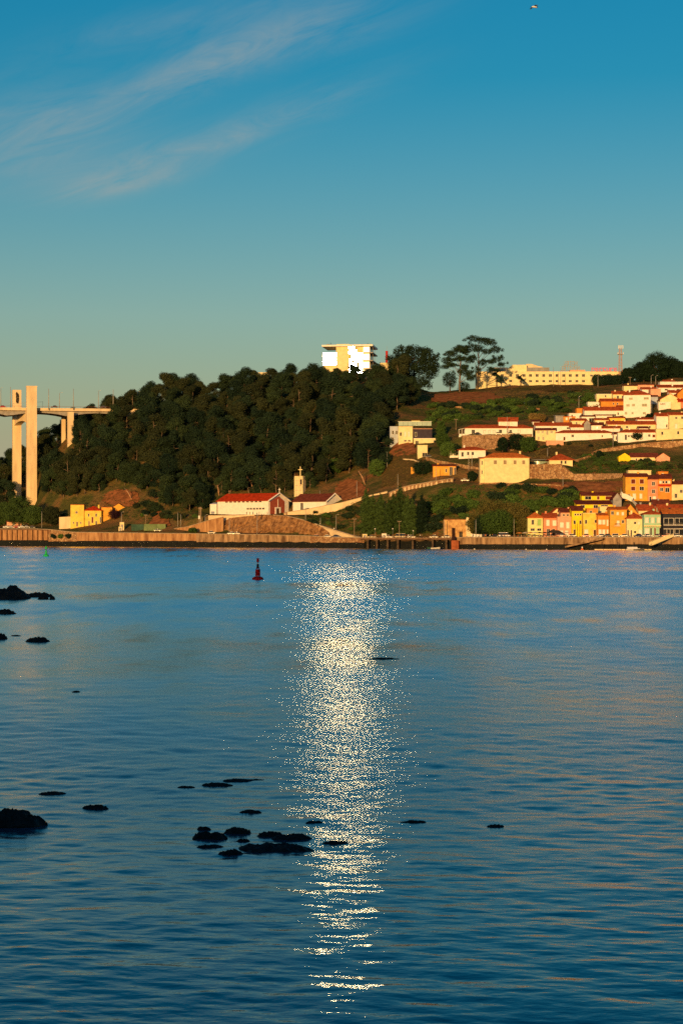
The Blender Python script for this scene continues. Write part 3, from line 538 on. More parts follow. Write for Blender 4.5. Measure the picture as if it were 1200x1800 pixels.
patch('earth_bank', [(586, 876), (592, 852), (612, 842), (632, 850), (648, 862), (640, 874), (606, 882)], EARTH, .5)
patch('earth_bank', [(178, 884), (186, 868), (210, 862), (240, 866), (246, 880), (236, 892), (200, 890)], EARTH, .5)
patch('earth_bank', [(668, 858), (676, 830), (684, 800), (704, 790), (730, 800), (742, 822), (730, 840), (700, 850)], GRASSY, .3)
patch('earth_bank', [(684, 800), (686, 780), (700, 776), (728, 780), (732, 798), (704, 806)], EARTH, .3)
patch('earth_bank', [(758, 706), (766, 694), (800, 690), (858, 690), (884, 700), (880, 708), (810, 712)], EARTH, .3)
patch('earth_bank', [(935, 858), (960, 849), (1096, 848), (1096, 862), (1060, 868), (985, 864)], EARTH, .3)
patch('earth_bank', [(945, 800), (960, 788), (1040, 786), (1050, 796), (1000, 804)], GRASSY, .3)
patch('earth_bank', [(262, 926), (270, 906), (282, 898), (296, 912), (300, 926)], EARTH, .5)
patch('earth_bank', [(930, 686), (960, 679), (1040, 679), (1040, 686), (980, 690)], GRASSY, .3)
# ---------------------------------------------------------------- quay
def quay(name, label, xa, xb, alg, mat, step=12, back=0.0, top=.0):
    root = thing(name, label, 'quay wall', P(xa, 950, Dq(xa))); o = root.location; n = max(2, int((xb-xa)/step)); up, lo, cp = MB(), MB(), MB()
    xs = np.linspace(xa, xb, n+1); rows = []
    for x in xs:
        D = Dq(x)+back; zt = float(tz_rel(x, 1.0))+top; za = CH+(HY-alg)/F*D; X = (x-600)/F; rows.append((X, D, zt, za))
    def pt(r, dD, z): D = r[1]+dD; return (r[0]*D-o.x, D-o.y, z-o.z)
    for a, b in zip(rows[:-1], rows[1:]):
        up.poly([pt(a, 0, a[3]-.3), pt(b, 0, b[3]-.3), pt(b, 0, b[2]), pt(a, 0, a[2])]); up.poly([pt(a, 0, a[2]), pt(b, 0, b[2]), pt(b, 1.6, b[2]), pt(a, 1.6, a[2])])
        j = lambda r: .25*math.sin(r[0]*900)
        lo.poly([pt(a, -1.1, -1.5), pt(b, -1.1, -1.5), pt(b, -.45, b[3]+j(b)), pt(a, -.45, a[3]+j(a))]); lo.poly([pt(a, -.45, a[3]+j(a)), pt(b, -.45, b[3]+j(b)), pt(b, .1, b[3]+j(b)+.1), pt(a, .1, a[3]+j(a)+.1)])
        cp.add([pt(a, -.25, a[2]-.02), pt(b, -.25, b[2]-.02), pt(b, -.25, b[2]+.32), pt(a, -.25, a[2]+.32), pt(a, .5, a[2]+.32), pt(b, .5, b[2]+.32), pt(b, .5, b[2]-.02), pt(a, .5, a[2]-.02)], [(0, 1, 2, 3), (3, 2, 5, 4), (4, 5, 6, 7), (0, 7, 6, 1)])
    up.build('masonry', mat, root); lo.build('tide_band', ALGAE, root); cp.build('coping', PAVE, root); return root
STAIN = M('stained_quay_concrete', (.52, .30, .14), .9, .2, .5, streak=.2, c2=(.22, .10, .045)); STAIN2 = M('stained_grey_quay', (.44, .29, .16), .9, .2, .5, streak=.25, c2=(.12, .07, .04))
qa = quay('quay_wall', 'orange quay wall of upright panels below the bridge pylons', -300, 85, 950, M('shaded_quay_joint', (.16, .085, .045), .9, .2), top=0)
o = qa.location
for i in range(22):
    xa = -112+i*9.0; Da = Dq(xa)-.9; A = P(xa, 950, Da)-o; B = P(xa+6.6, 950, Dq(xa+6.6)-.9)-o; zt = float(tz_rel(xa, 1.0))-o.z-.6; zb = CH+(HY-949.5)/F*Da-o.z
    MB().prism([(A.x, A.y, zb), (B.x, B.y, zb), (B.x, B.y, zt), (A.x, A.y, zt)], (0, 1.0, 0)).build('panel', STAIN, qa)
quay('quay_wall', 'overgrown dark stone quay between the panel wall and the graffiti wall', 85, 135, 952, GRANITE)
quay('quay_wall', 'long stained quay wall with yellow graffiti below the yellow house', 135, 345, 951, STAIN)
quay('quay_wall', 'stained quay wall below the chapel rock', 345, 545, 953, STAIN2)
quay('quay_wall', 'low broken rubble quay at the foot of the ramp', 545, 640, 954, GRANITE)
quay('quay_wall', 'shadowed quay wall behind the posts of the promenade deck', 640, 797, 951, STAIN2, back=1.5)
quay('quay_wall', 'tan quay wall in front of the riverside terrace and houses', 797, 1500, 957, STAIN2)
# promenade deck on posts
pd = thing('promenade_deck', 'concrete promenade deck on short posts along the poplars', 'deck', P(640, 950, Dq(640))); o = pd.location; mb = MB()
xs = np.linspace(632, 795, 15)
for a, b in zip(xs[:-1], xs[1:]):
    A = P(a, 945.6, Dq(a)-4)-o; B = P(b, 945.6, Dq(b)-4)-o; C = P(b, 945.6, Dq(b)+3)-o; E = P(a, 945.6, Dq(a)+3)-o; C.z = B.z; E.z = A.z
    d = Vector((0, 0, -.8)); mb.add([A, B, C, E, A+d, B+d, C+d, E+d], [(0, 1, 2, 3), (7, 6, 5, 4), (0, 4, 5, 1)])
mb.build('slab', M('brown_deck', (.22, .13, .075), .9, .2), pd)
for x in (646, 662, 681, 699, 725, 760, 784):
    q = P(x, 948, Dq(x)-3.4)-o; MB().box(q.x-.45, q.x+.45, q.y-.4, q.y+.4, -8-o.z, q.z).build('post', M('stained_post', (.09, .065, .045), .9, .25), pd)
for i in range(30):
    x = 634+i*5.4; q = P(x, 945.6, Dq(x)-3.8)-o; MB().box(q.x-.12, q.x+.12, q.y-.1, q.y+.1, q.z, q.z+.9).build('railing_post', WOOD, pd)
# brick mooring pillar with dark board
q = P(800, 966, Dq(800)-5); t = thing('mooring_pillar', 'square brick red pillar standing in the river with a dark upright board', 'pillar', q); s = q.y/F
MB().box(-7*s, 6*s, 0, 3.2, -2, 16*s).build('pier_base', M('red_brick_pier', (.30, .09, .04), .9, .2, .6), t); MB().box(-6*s, 0*s, .6, 1.1, 16*s, 38*s).build('board', M('dark_brown_board', (.035, .018, .016), .7, .15), t)
# graffiti
GY = M('graffiti_yellow', (.80, .46, .07), .7, .1, .6)
ln = thing('graffiti', 'bulky yellow graffiti letters on the stained quay wall', 'graffiti', P(227, 951, Dq(227)-.3)); o = ln.location
for i, ch in enumerate('SUAPE'):
    me, wd, ht = text_mesh(ch, GY, 1, .06); x = 227+i*7.0; q = P(x, 950.5, Dq(x)-.12)-o; s = Dq(x)/F; g = link('letter', me, ln, q); g.rotation_euler = (R(90), 0, R(-14)); g.scale = (6.9*s/wd, 13.2*s/ht, 1)
# ---------------------------------------------------------------- bridge
BD = 1230; q = P(56, 885, BD); ZB = gz(q.x, q.y)-1; br = thing('arch_bridge', 'tall pale concrete bridge with twin pylons and deck entering the wooded hill', 'bridge', (q.x, q.y, ZB), R(15)); mw = Matrix.Translation(br.location) @ Matrix.Rotation(R(15), 4, 'Z'); inv_m = mw.inverted()
def bl(x, y, D): return inv_m @ P(x, y, D)
zt = lambda y, D: CH+(HY-y)/F*D-ZB
near_top = zt(680, BD); py = MB(); py.box(-3.1, 3.1, 0, 4, -6, near_top); pn = py.build('pylon', CONC, br)
for i, lx in enumerate((-1.1, -.4, .3, 1.0, 1.7)): MB().box(lx-.16, lx+.16, -.12, .05, 2, near_top-2.5).build('fluting', CONC, pn)
MB().box(-3.3, 3.3, -.2, 4.2, near_top, near_top+.7).build('cap', CONC, pn)
fq = bl(30, 885, 1256); far_top = zt(685, 1256); py = MB(); py.box(fq.x-2.7, fq.x+2.7, fq.y, fq.y+4, -6, far_top); pf = py.build('pylon', CONC, br)
rel = MB(); zc = zt(700, 1256)
for (a, b, c, d, r) in [(-.6, 3.2, .7, 2.6, .5), (.7, 2.6, 1.0, 1.0, .45), (-.2, 2.8, -.4, .4, .55), (-.4, .4, .9, -.8, .5), (.9, 1.2, 1.2, -.6, .35), (.9, -.8, .5, -3.0, .45), (-.3, .2, -.5, -2.4, .42), (-.5, -2.4, .5, -3.1, .35), (-.9, 2.4, -.2, 3.9, .4)]:
    rel.tube([(fq.x+a*.8, fq.y-.15, zc+b), (fq.x+c*.8, fq.y-.15, zc+d)], r, 6)
rel.build('sculpture', M('dark_bronze', (.05, .04, .03), .5, .2), pf, True)
a = Vector((0, 2, 0)); b = Vector((fq.x, fq.y+2, 0)); dirv = (b-a).normalized(); nv = Vector((dirv.y, -dirv.x, 0))*2.2; Ln = (b-a).length; zd = zt(719, 1240); arch = []
for i in range(9):
    tt = i/8; arch.append((tt, zd-7.2-3.0*abs(2*tt-1)**2.4))
out = [(0, zd)]+arch+[(1, zd)]; out = [tuple(a+dirv*Ln*tt+nv+Vector((0, 0, z))) for tt, z in out]; MB().prism(out, tuple(-nv*2)).build('crossbeam', CONC, br)
dk0 = zt(716.5, 1233); dk1 = dk0-1.7; x0, x1 = -170, 72; grade = .006
def dz(x): return grade*max(0, x)
dm = MB(); hms = [MB(), MB()]
segs = np.linspace(x0, x1, 54)
for p, n in zip(segs[:-1], segs[1:]):
    dm.add([(p, 4.6, dk1+dz(p)), (n, 4.6, dk1+dz(n)), (n, 4.6, dk0+dz(n)), (p, 4.6, dk0+dz(p)), (p, 25.5, dk0+dz(p)), (n, 25.5, dk0+dz(n)), (n, 25.5, dk1+dz(n)), (p, 25.5, dk1+dz(p))], [(0, 1, 2, 3), (3, 2, 5, 4), (4, 5, 6, 7), (0, 7, 6, 1)])
    hh = lambda x: 1.2+2.3*(abs(((x-23.5) % 37)/37-.5)*2)**2.2
    for hm, gy in zip(hms, (6.5, 20)):
        hm.add([(p, gy, dk1+dz(p)-hh(p)), (n, gy, dk1+dz(n)-hh(n)), (n, gy, dk1+dz(n)), (p, gy, dk1+dz(p)), (p, gy+3.5, dk1+dz(p)-hh(p)), (n, gy+3.5, dk1+dz(n)-hh(n)), (n, gy+3.5, dk1+dz(n)), (p, gy+3.5, dk1+dz(p))], [(0, 1, 2, 3), (0, 4, 5, 1), (4, 7, 6, 5)])
dm.build('deck', CONC, br); [hm.build('girder', CONCD, br) for hm in hms]  # girders darker than the deck, its underside shade put in their colour
for gy in (4.7, 25.3): 
    mb = MB(); mb.tube([(x0, gy, dk0+1.0), (0, gy, dk0+1.0), (x1, gy, dk0+1.0+dz(x1))], .07, 4)
    for px in segs: mb.box(px-.05, px+.05, gy-.05, gy+.05, dk0+dz(px), dk0+1.0+dz(px))
    mb.build('railing', M('rusty_railing', (.28, .10, .06), .7, .15), br)
for (xa, xb, dd, dep) in ((119, 130, 1236, 3.0), (108.5, 115.5, 1262, 2.6)):
    A = bl(xa, 724, dd); B = bl(xb, 724, dd); MB().box(A.x, B.x, A.y, A.y+dep, -30, dk1-.6).build('pier', CONC, br)
A = bl(46.5, 707, 1245); g = thing('sign_gantry', 'thin sign gantry across the road by the far bridge pylon', 'gantry', P(47.5, 717, 1245)); MB().box(-.5, .5, -.1, .1, 0, 3.6).build('sign_board', M('sign_red', (.35, .05, .03), .6, .1), g); MB().tube([(-9, 0, 2.7), (10, 0, 3.9)], .07, 5).build('beam', METAL, g); MB().tube([(-3.4, 0, 0), (-3.4, 0, 3.2)], .07, 5).build('leg', METAL, g); MB().tube([(9.8, 0, -.2), (9.8, 0, 3.9)], .07, 5).build('leg', METAL, g)
for i, (x, yt, D, arm, desc) in enumerate([(85.5, 683, 1236, 0, 'tall bare bridge lamp post nearest right of the near pylon'), (104.5, 691, 1256, 1.6, 'bridge lamp post with curved head left of the piers'), (129, 683, 1240, 0, 'tall bare bridge lamp post directly above the near pier'), (173, 687, 1258, 1.2, 'bridge lamp post with short arm right of the piers'), (199, 684, 1246, 0, 'tall bare bridge lamp post where the deck meets the trees'), (242, 689, 1262, 1, 'lamp post rising out of the wooded ridge right of the bridge'), (1.5, 682, 1262, .8, 'bridge lamp post at the left edge of the picture'), (18.5, 680, 1240, 0, 'bridge lamp post just left of the far pylon')]):
    pole(x, yt, 717 if x < 200 else 720, desc, D, arm, r=.2, group='bridge lamp posts')
car(95.5, 717, 'grey', 'dark grey car driving on the bridge right of the near pylon', D=1245, rz=15, dz=.1, group='cars on the bridge'); car(4, 716.5, 'red', 'red car on the bridge at the left picture edge', D=1245, rz=15, group='cars on the bridge'); car(181, 717, 'grey', 'grey car on the bridge close to the wooded hill', D=1256, rz=15, group='cars on the bridge')
# ---------------------------------------------------------------- chapel group
rng = np.random.default_rng(3)
xs = np.linspace(340, 578, 120); tt = np.linspace(0, 1, 26); topy = np.interp(xs, [340, 372, 400, 430, 470, 500, 540, 566, 578], [932, 920, 911, 907.5, 905.5, 906.5, 916, 927, 936])
XX, TT = np.meshgrid(xs, tt); TY = np.interp(XX, xs, topy); DQ = np.interp(XX, QX, QD); DT = DQ+np.interp(XX, [340, 400, 500, 578], [20, 21, 19, 12]); DB = DQ+np.interp(XX, [340, 400, 500, 578], [15, 13, 12, 9])
ztop = CH+(HY-TY)/F*DT; zbot = np.full_like(ztop, 4.5); Dd = DB+(DT-DB)*TT; Zr = zbot+(ztop-zbot)*TT; Xr = (XX-600)/F*Dd; bmp = (fbm(Xr*.35, Zr*.45, 5)-.5)*5+(fbm(Xr*1.3+9, Zr*.9, 3)-.5)*2
tag(link('rock_face', grid_mesh('rock_face', Xr, Dd+bmp*np.clip(1.15-TT, 0.15, 1), Zr, CLIFF, False)), kind='structure')
CHD = 1062
wn = [(x, x+4.6, 881.3, 883.2, 'd') for x in (394.5, 402.3, 410, 417.7, 425.4, 433.2, 441, 448.6, 456)]+[(x, x+4.0, 893, 895.8, 'd') for x in (434, 439.6, 445.2, 450.8, 456.4, 462)]
ch = house('chapel', 'long white chapel with red roof and dark red gable front with crosses', 380, 473, 880, 905, 'gable', 12.5, WHITE, TERRAR, D=CHD, dp=16.2, yaw=-40, wins=wn, cat='chapel', ov=.7, ext=3)
s = CHD/F; W = 93*s/math.cos(R(40)); H = 25*s; rh = 12.5*s; x = W/2
mb = MB(); mb.prism([(x+.05, 1.3, .2), (x+.05, 12.6, .2), (x+.05, 12.6, H-.4), (x+.05, 8.1, H+rh-1.5), (x+.05, 1.3, H-.6)], (.12, 0, 0)); mb.build('gable_panel', BRICKR, ch)
dr = MB().box(x+.16, x+.5, 5.0, 5.9, .1, 3.4).box(x+.16, x+.5, 8.4, 9.3, .1, 3.4).box(x+.16, x+.5, 5.0, 9.3, 3.4, 4.0).build('porch', WHITE, ch); MB().box(x+.16, x+.24, 5.9, 8.4, .1, 3.4).build('door', WOOD, dr)
def cross(parent, lx, ly, z0, z1, arm, mat=WHITE, r=.13): return MB().box(lx-r, lx+r, ly-r, ly+r, z0, z1).box(lx-arm, lx+arm, ly-r*.8, ly+r*.8, z1-(z1-z0)*.32-r, z1-(z1-z0)*.32+r).build('cross', mat, parent)
cross(ch, x+.4, 7.2, 4, 8.2, .1, r=.11); cross(ch, x+.6, 8.1, H+rh, H+rh+2.9, .8); cross(ch, -W/2+1, 8.1, H+rh-.3, H+rh+2.2, .5, WOODP)
for yy in (0, 16.2): MB().tube([(x+.75, yy-.7 if yy == 0 else yy+.7, H-.35), (x+.75, 8.1, H+rh+.12)], .42, 4).build('barge_board', WHITE, ch)
house('chapel_lean_to', 'low white lean-to at the left end of the chapel', 369, 381, 887, 905, 'shed', 3, WHITE, WHITE, D=1076, dp=8, yaw=-10, cat='building', ov=.1)
wall_strip('platform_wall', 'low cream wall along the chapel platform', [(366, 906, 1056), (390, 906, 1052), (420, 905.5, 1046), (447, 904.5, 1041)], 12, CONC, .6, down=2)
an = house('chapel_annex', 'white annex with dark red roof and white gable beside the bell tower', 514, 573, 881, 899, 'gable', 13, WHITE, TERRAD, D=1047, dp=13.4, yaw=-40, wins=[(528, 532.5, 884, 897, 'd')], cat='building', ov=.6, ext=6)
W2 = 59*1047/F/math.cos(R(40)); H2 = 18*1047/F; r2 = 13*1047/F
for yy in (-.5, 13.9): MB().tube([(W2/2+.65, yy, H2-.35), (W2/2+.65, 6.7, H2+r2+.1)], .38, 4).build('barge_board', WHITE, an)
q = P(525, 884, 1078); s = q.y/F; bt = thing('bell_tower', 'square cream bell tower with ribs and cross behind the chapel annex', 'tower', q, R(-25)); Ht = 46*s
MB().box(-2.3, 2.3, 0, 3.8, -6, Ht).build('shaft', CONC, bt)
for lx in (-2.3, 0, 2.3): MB().box(lx-.26, lx+.26, -.3, 0.05, -6, Ht+.3).build('rib', CREAM, bt)
for k in range(4): MB().box(-2.4, 2.4, -.15, .06, Ht*(.3+.18*k), Ht*(.3+.18*k)+.2).build('string_course', CONCD, bt)
MB().box(.9, 1.9, -.22, .1, Ht-4.2, Ht-1.4).build('belfry_opening_dark', DARKM, bt); MB().box(-2.5, 2.5, -.3, 4.1, Ht, Ht+.4).build('cap', CREAM, bt); cross(bt, 0, 2, Ht+.4, Ht+5.6, 1.2, CREAM, .2)  # belfry opening is a solid block, its inner dark painted on
up = [(505, 900.5, Dq(505)+34), (540, 895.5, Dq(540)+38), (573, 888.5, Dq(573)+42), (600, 883.5, Dq(600)+49)]+[(x, y, gD(x, y+3)-1.0) for x, y in ((640, 873), (680, 864))]
wall_strip('road_parapet', 'stone parapet of the road climbing behind the chapel', up, 3.2, CONC, .5, PAVE, down=3.0)
wall_strip('road_parapet', 'low ribbed retaining wall beside the chapel steps', [(498, 901, 1036), (512, 900.8, 1034), (535, 897, 1032)], 12, GRANITE, .5, down=1, ribs=1.6, ribmat=CONC)
wall_strip('retaining_wall', 'buttressed pale retaining wall of the upper road above the poplars', [(x, y, gD(x, y+6)-1.2) for x, y in ((684, 866), (702, 858), (722, 853), (742, 849.5), (762, 846), (782, 843), (797, 840.5))], 11, GRANB, .7, PAVE, down=2, ribs=2.0, ribmat=CONC)
wall_strip('ramp_wall', 'pale parapet of the ramp curving down from the chapel to the quay', [(480, 905.5, 1028), (505, 907.5, 1024), (535, 914.5, 1014), (565, 924.5, 1002), (595, 934, 990), (622, 942, 980), (644, 947, 966)], 3.0, CONC, .6, PAVE, down=.4)
wall_strip('ramp_wall', 'pale ramp flank above the parked cars', [(562, 925.5, 1000), (592, 934.5, 988.5), (618, 942, 979), (636, 946, 969)], 13, CONC, .5, down=1)
wall_strip('stone_wall', 'long sloping stone wall rising left to the chapel platform', [(306, 929.5, 1068), (330, 926, 1060), (352, 919.5, 1055), (372, 913.5, 1050), (392, 909, 1046)], 18, STAIN, .6, PAVE, down=2)
# ---------------------------------------------------------------- glass hotel on the ridge
GD = 1322; q = P(604, 668, GD); s = GD/F
half = (to_sun+(cam.location-P(603, 628, GD)).normalized()).normalized(); gyaw = math.atan2(half.x, -half.y)
gb = thing('glass_building', 'flat-roofed glass-fronted building on the ridge flashing the low sun', 'building', q, gyaw); cg = math.cos(gyaw)
lx = lambda x: (x-604)*s/cg; lz = lambda y: (668-y)*s
W0, W1 = lx(567), lx(637); DP = 26
MIR = bpy.data.materials.new('sun_struck_glass'); MIR.use_nodes = True; b = MIR.node_tree; b.nodes.clear(); go = b.nodes.new('ShaderNodeOutputMaterial'); gg = b.nodes.new('ShaderNodeBsdfAnisotropic'); gg.distribution = 'BECKMANN'; gg.inputs['Color'].default_value = (.19, .25, .36, 1); gg.inputs['Roughness'].default_value = .102; b.links.new(gg.outputs[0], go.inputs[0])
BGL = M('blue_green_glass', (.20, .27, .27), .25, .1, .4, spec=.6)
MB().box(lx(591), lx(613), 0, DP, -6, lz(609)).build('wall', CREAM, gb); MB().box(lx(568), lx(591), .6, DP, -6, lz(619)).build('wall', CREAM, gb); MB().box(lx(613), W1, .4, DP, -6, lz(609)).build('wall', CREAM, gb)
rg = random.Random(4)
def panes(xa, xb, ya, yb, nc, nr):
    for i in range(nc):
        for j in range(nr):
            a, b = lx(xa+(xb-xa)*i/nc)+.07, lx(xa+(xb-xa)*(i+1)/nc)-.07; c, d = lz(yb-(yb-ya)*j/nr)+.08, lz(yb-(yb-ya)*(j+1)/nr)-.08; y0 = -.25
            w0, h0 = (b-a)/2, (d-c)/2; m = MB(); nn = 6; bul = .003
            for jj in range(nn+1):
                for ii in range(nn+1):
                    u_, v_ = ii/nn*2-1, jj/nn*2-1; m.v.append((u_*w0, -bul*(1-u_*u_)*(1-v_*v_)*min(w0, 1.5), v_*h0))
            for jj in range(nn):
                for ii in range(nn): k = jj*(nn+1)+ii; m.f.append((k, k+1, k+nn+2, k+nn+1))
            p = m.build('pane', MIR, gb, True, ((a+b)/2, y0, (c+d)/2)); dull = rg.random() < .10; p.rotation_euler = (rg.gauss(0, .0035)+(.03 if dull else 0), 0, rg.gauss(0, .0045)+(.02 if dull else 0))
panes(567.5, 591, 620, 641, 4, 3); panes(613, 627, 607.5, 662, 3, 7); panes(627, 637, 620, 662, 2, 5)
for xx in (567, 591, 613, 627, 637): MB().box(lx(xx)-.12, lx(xx)+.12, -.4, .3, -4, lz(619 if xx < 590 else 608)).build('mullion', CREAM, gb)
MB().box(lx(566), W1+7, -1.8, DP+1, lz(609)+.02, lz(606)).build('roof', WHITE, gb); MB().box(lx(591), lx(613), 2, 14, lz(606), lz(604)).build('roof_plant', CREAM, gb)
for k, yy in enumerate((620, 634, 648)):
    MB().box(W1+.02, W1+7, -1.2, DP, lz(yy+1.2), lz(yy-.6)).build('canopy', CONCD, gb)
for k, (ya, yb) in enumerate(((609, 619.4), (621.2, 633.4), (635.2, 647.4), (649.2, 668))): MB().box(W1+.3, W1+4.5, 1, DP-1, lz(yb), lz(ya)-.1).build('side_glazing', BGL, gb)
for xx, ya in ((580, 601), (645, 602.5)): MB().tube([(lx(xx), 3, lz(606)), (lx(xx), 3, lz(ya))], .16, 6).build('antenna', DARKM, gb)
MB().box(lx(573), lx(577), 3, 6, lz(606), lz(603.5)).build('roof_unit', CONCD, gb); MB().box(lx(647), lx(651), 3, 6, lz(606), lz(604)).build('roof_unit', CONCD, gb)
for yy in (2, 14): MB().tube([(W1+6.7, yy, lz(648)), (W1+6.7, yy, lz(609))], .1, 6).build('canopy_post', METAL, gb)
house('ridge_block', 'plain cream block behind the big pine on the ridge', 668, 700, 638, 676, 'flat', 0, CREAM, CREAM, D=1345, dp=14, cat='building', ext=12); house('ridge_block_wing', 'low cream wing between the glass building and the cream block', 654, 669, 652, 676, 'flat', 0, CREAM, CREAM, D=1347, dp=12, cat='building', ext=12)
q = P(679.5, 637, 1350); t = thing('chimney_stack', 'red and white banded chimney stack above the ridge', 'chimney', q); MB().lathe([(.9, -4), (.8, 3), (.8, 7.4), (.9, 7.5), (.9, 7.8)], 10).build('stack', M('red_band_paint', (.42, .03, .025), .7, .1), t); MB().tube([(0, 0, 7.8), (0, 0, 11)], .06, 5).build('rod', METAL, t)
house('ridge_house', 'pale house half hidden by trees on the wooded ridge', 452, 474, 655, 672, 'flat', 0, CREAM, CREAM, D=1325, dp=8, ext=10)
# ---------------------------------------------------------------- long hotel with roof signs
HD = 1268; s = HD/F
wn = [(929.5+i*11.65, 934.3+i*11.65, 657.5, 662, 'd') for i in range(9)]+[(929.5+i*11.65, 934.3+i*11.65, 668, 671.6, 'd') for i in range(9)]+[(894.5, 899.5, 657.5, 662, 'd'), (906.5, 911.5, 657.5, 662, 'd'), (918, 923, 657.5, 662, 'd'), (894.5, 899.5, 667.5, 671.5, 'd'), (880, 884.5, 657.5, 662, 'd'), (1037, 1041, 658.5, 661.5, 'd'), (1057, 1061, 658.5, 661.5, 'd')]
ht = house('hotel', 'long two-storey yellow hotel with a flat roof and rows of windows', 838, 1096, 653.5, 680, 'flat', 0, CREAM, CREAM, D=HD, dp=16, wins=wn, cat='hotel', ext=8)
X = lambda x: (x-967)*s; Z = lambda y: (680-y)*s
MB().prism([(X(893), 2, Z(653.3)), (X(926), 2, Z(653.3)), (X(926), 2, Z(640.5)), (X(901), 2, Z(640.5)), (X(893), 2, Z(646.5))], (0, 10, 0)).build('roof_block', CREAM, ht)
for a, b, c in ((862, 892.7, 645), (926.3, 966, 645)): MB().box(X(a), X(b), 3, 13, Z(653.2), Z(c)).build('roof_wing', GREYROOF, ht)
MB().prism([(X(926), 6, Z(645)), (X(955), 6, Z(645)), (X(955), 6, Z(643)), (X(948), 6, Z(642)), (X(936), 6, Z(638)), (X(926), 6, Z(638))], (0, 6, 0)).build('stair_tower', CONC, ht); MB().box(X(1003), X(1030), 6, 12, Z(653.2), Z(648.5)).build('roof_plant', PINK, ht)
SIGN = M('sign_letter_tan', (.34, .28, .22), .7, .1); SIGNP = M('sign_letter_pink', (.72, .08, .16), .5, .1)
def roof_sign(txt, xa, xb, yt, yb, mat, mirror, label, D):
    t = thing('roof_sign', label, 'sign', P(xa, 653.4, D)); n = len(txt); s = D/F; pw = (xb-xa)/n
    for i, c in enumerate(txt):
        me, wd, hh = text_mesh(c, mat, 1, .06); k = (n-1-i) if mirror else i; x = xa+k*pw; g = link('letter', me, t, P(x+(pw*.86 if mirror else 0), yb, D)-t.location); g.rotation_euler = (R(90), 0, R(180) if mirror else 0); g.scale = (pw*.86*s/wd, (yb-yt)*s/max(hh, .5), 1)
    A = P(xa, yb, D)-t.location; B = P(xb, yb, D)-t.location
    MB().tube([A+Vector((0, .2, 0)), B+Vector((0, .2, 0))], .1, 5).build('rail', METAL, t)
    for i in range(5): c = A.lerp(B, i/4); MB().tube([(c.x, .25, 0), (c.x, .25, c.z+(yb-yt)*s)], .07, 5).build('strut', METAL, t)
roof_sign('HOTEL', 991, 1015, 634.5, 641.5, SIGN, True, 'upper roof sign letters HOTEL seen from behind', 1275); roof_sign('NOVOTEL', 985, 1019, 643, 651.5, SIGN, True, 'lower roof sign letters seen from behind on the hotel', 1274); roof_sign('Mercure', 1039, 1084, 645.5, 652.5, SIGNP, False, 'pink lettered roof sign right of the tan letters on the hotel', 1272)
q = P(1090, 668, 1262); t = thing('lattice_mast', 'tall red and white lattice radio mast at the right end of the hotel', 'mast', q); s = q.y/F; mh = 56*s; RW = M('mast_paint', (.50, .28, .20), .6, .15)
w_ = lambda z: 1.15-.45*z/mh
for sx, sy in ((-1, -1), (1, -1), (1, 1), (-1, 1)): MB().tube([(sx*w_(0), sy*w_(0), -3), (sx*w_(mh), sy*w_(mh), mh)], .12, 5).build('leg', RW, t)
nb = 11
for k in range(nb):
    z0, z1 = mh*k/nb, mh*(k+1)/nb; m = MB(); c0 = [(-w_(z0), -w_(z0)), (w_(z0), -w_(z0)), (w_(z0), w_(z0)), (-w_(z0), w_(z0))]; c1 = [(-w_(z1), -w_(z1)), (w_(z1), -w_(z1)), (w_(z1), w_(z1)), (-w_(z1), w_(z1))]
    for e in range(4): m.tube([(*c0[e], z0), (*c1[(e+1) % 4], z1)], .06, 4, False); m.tube([(*c1[e], z1), (*c1[(e+1) % 4], z1)], .06, 4, False)
    m.build('bracing', RW, t)
MB().box(-1.6, 1.6, -1.6, 1.6, mh*.8, mh*.8+.25).build('platform', METAL, t)
for a in range(5): MB().box(-1.5+a*.7, -1.25+a*.7, -1.3, -1.1, mh-.3, mh+1.8).build('aerial', SHUTW, t)
for sx in (-1.9, 1.5): MB().tube([(sx, -.9, mh*.84), (sx+.4, -.9, mh*.84)], .6, 10).build('dish', SHUTW, t)
# ---------------------------------------------------------------- yellow house under the wooded hill
yd = gD(145, 926)
house('yellow_house', 'flat-roofed yellow block at the left of the yellow riverside house', 124, 147.5, 887.5, 926, 'flat', 0, YELLOW, TERRA, D=yd, dp=10, wins=[(133, 136.3, 899, 902.5, 'd'), (134.5, 136.7, 917.5, 925.5, 'o'), (128.3, 130, 917.5, 920.5, 'd'), (141.5, 143, 917.5, 920.5, 'd')])
house('yellow_house', 'red-roofed middle wing of the yellow riverside house', 147.8, 178, 897, 926, 'hip', 8, YELLOW, TERRAR, D=yd+1, dp=10, wins=[(155, 157, 903, 908, 'd'), (161, 164, 909, 919, 'r'), (168, 170.3, 903, 908, 'd'), (168, 170.3, 916, 922, 'd'), (155.7, 157.4, 916, 925, 'o'), (175.6, 177.4, 909, 919, 'd')])
house('yellow_house', 'plain orange-yellow wing between the red roof and the gable', 178.3, 197, 892, 916, 'flat', 0, OCHRE, TERRA, D=yd+4, dp=9); house('yellow_house', 'orange gabled end of the yellow riverside house behind a dark tree', 195.5, 221, 893, 910, 'front', 8, OCHRE, TERRAD, D=yd+9, dp=12)
wall_strip('garden_wall', 'low plain tan wall left of the yellow house', [(104, 909, yd+3), (124, 908, yd+2)], 18, CONC, .4, down=1)
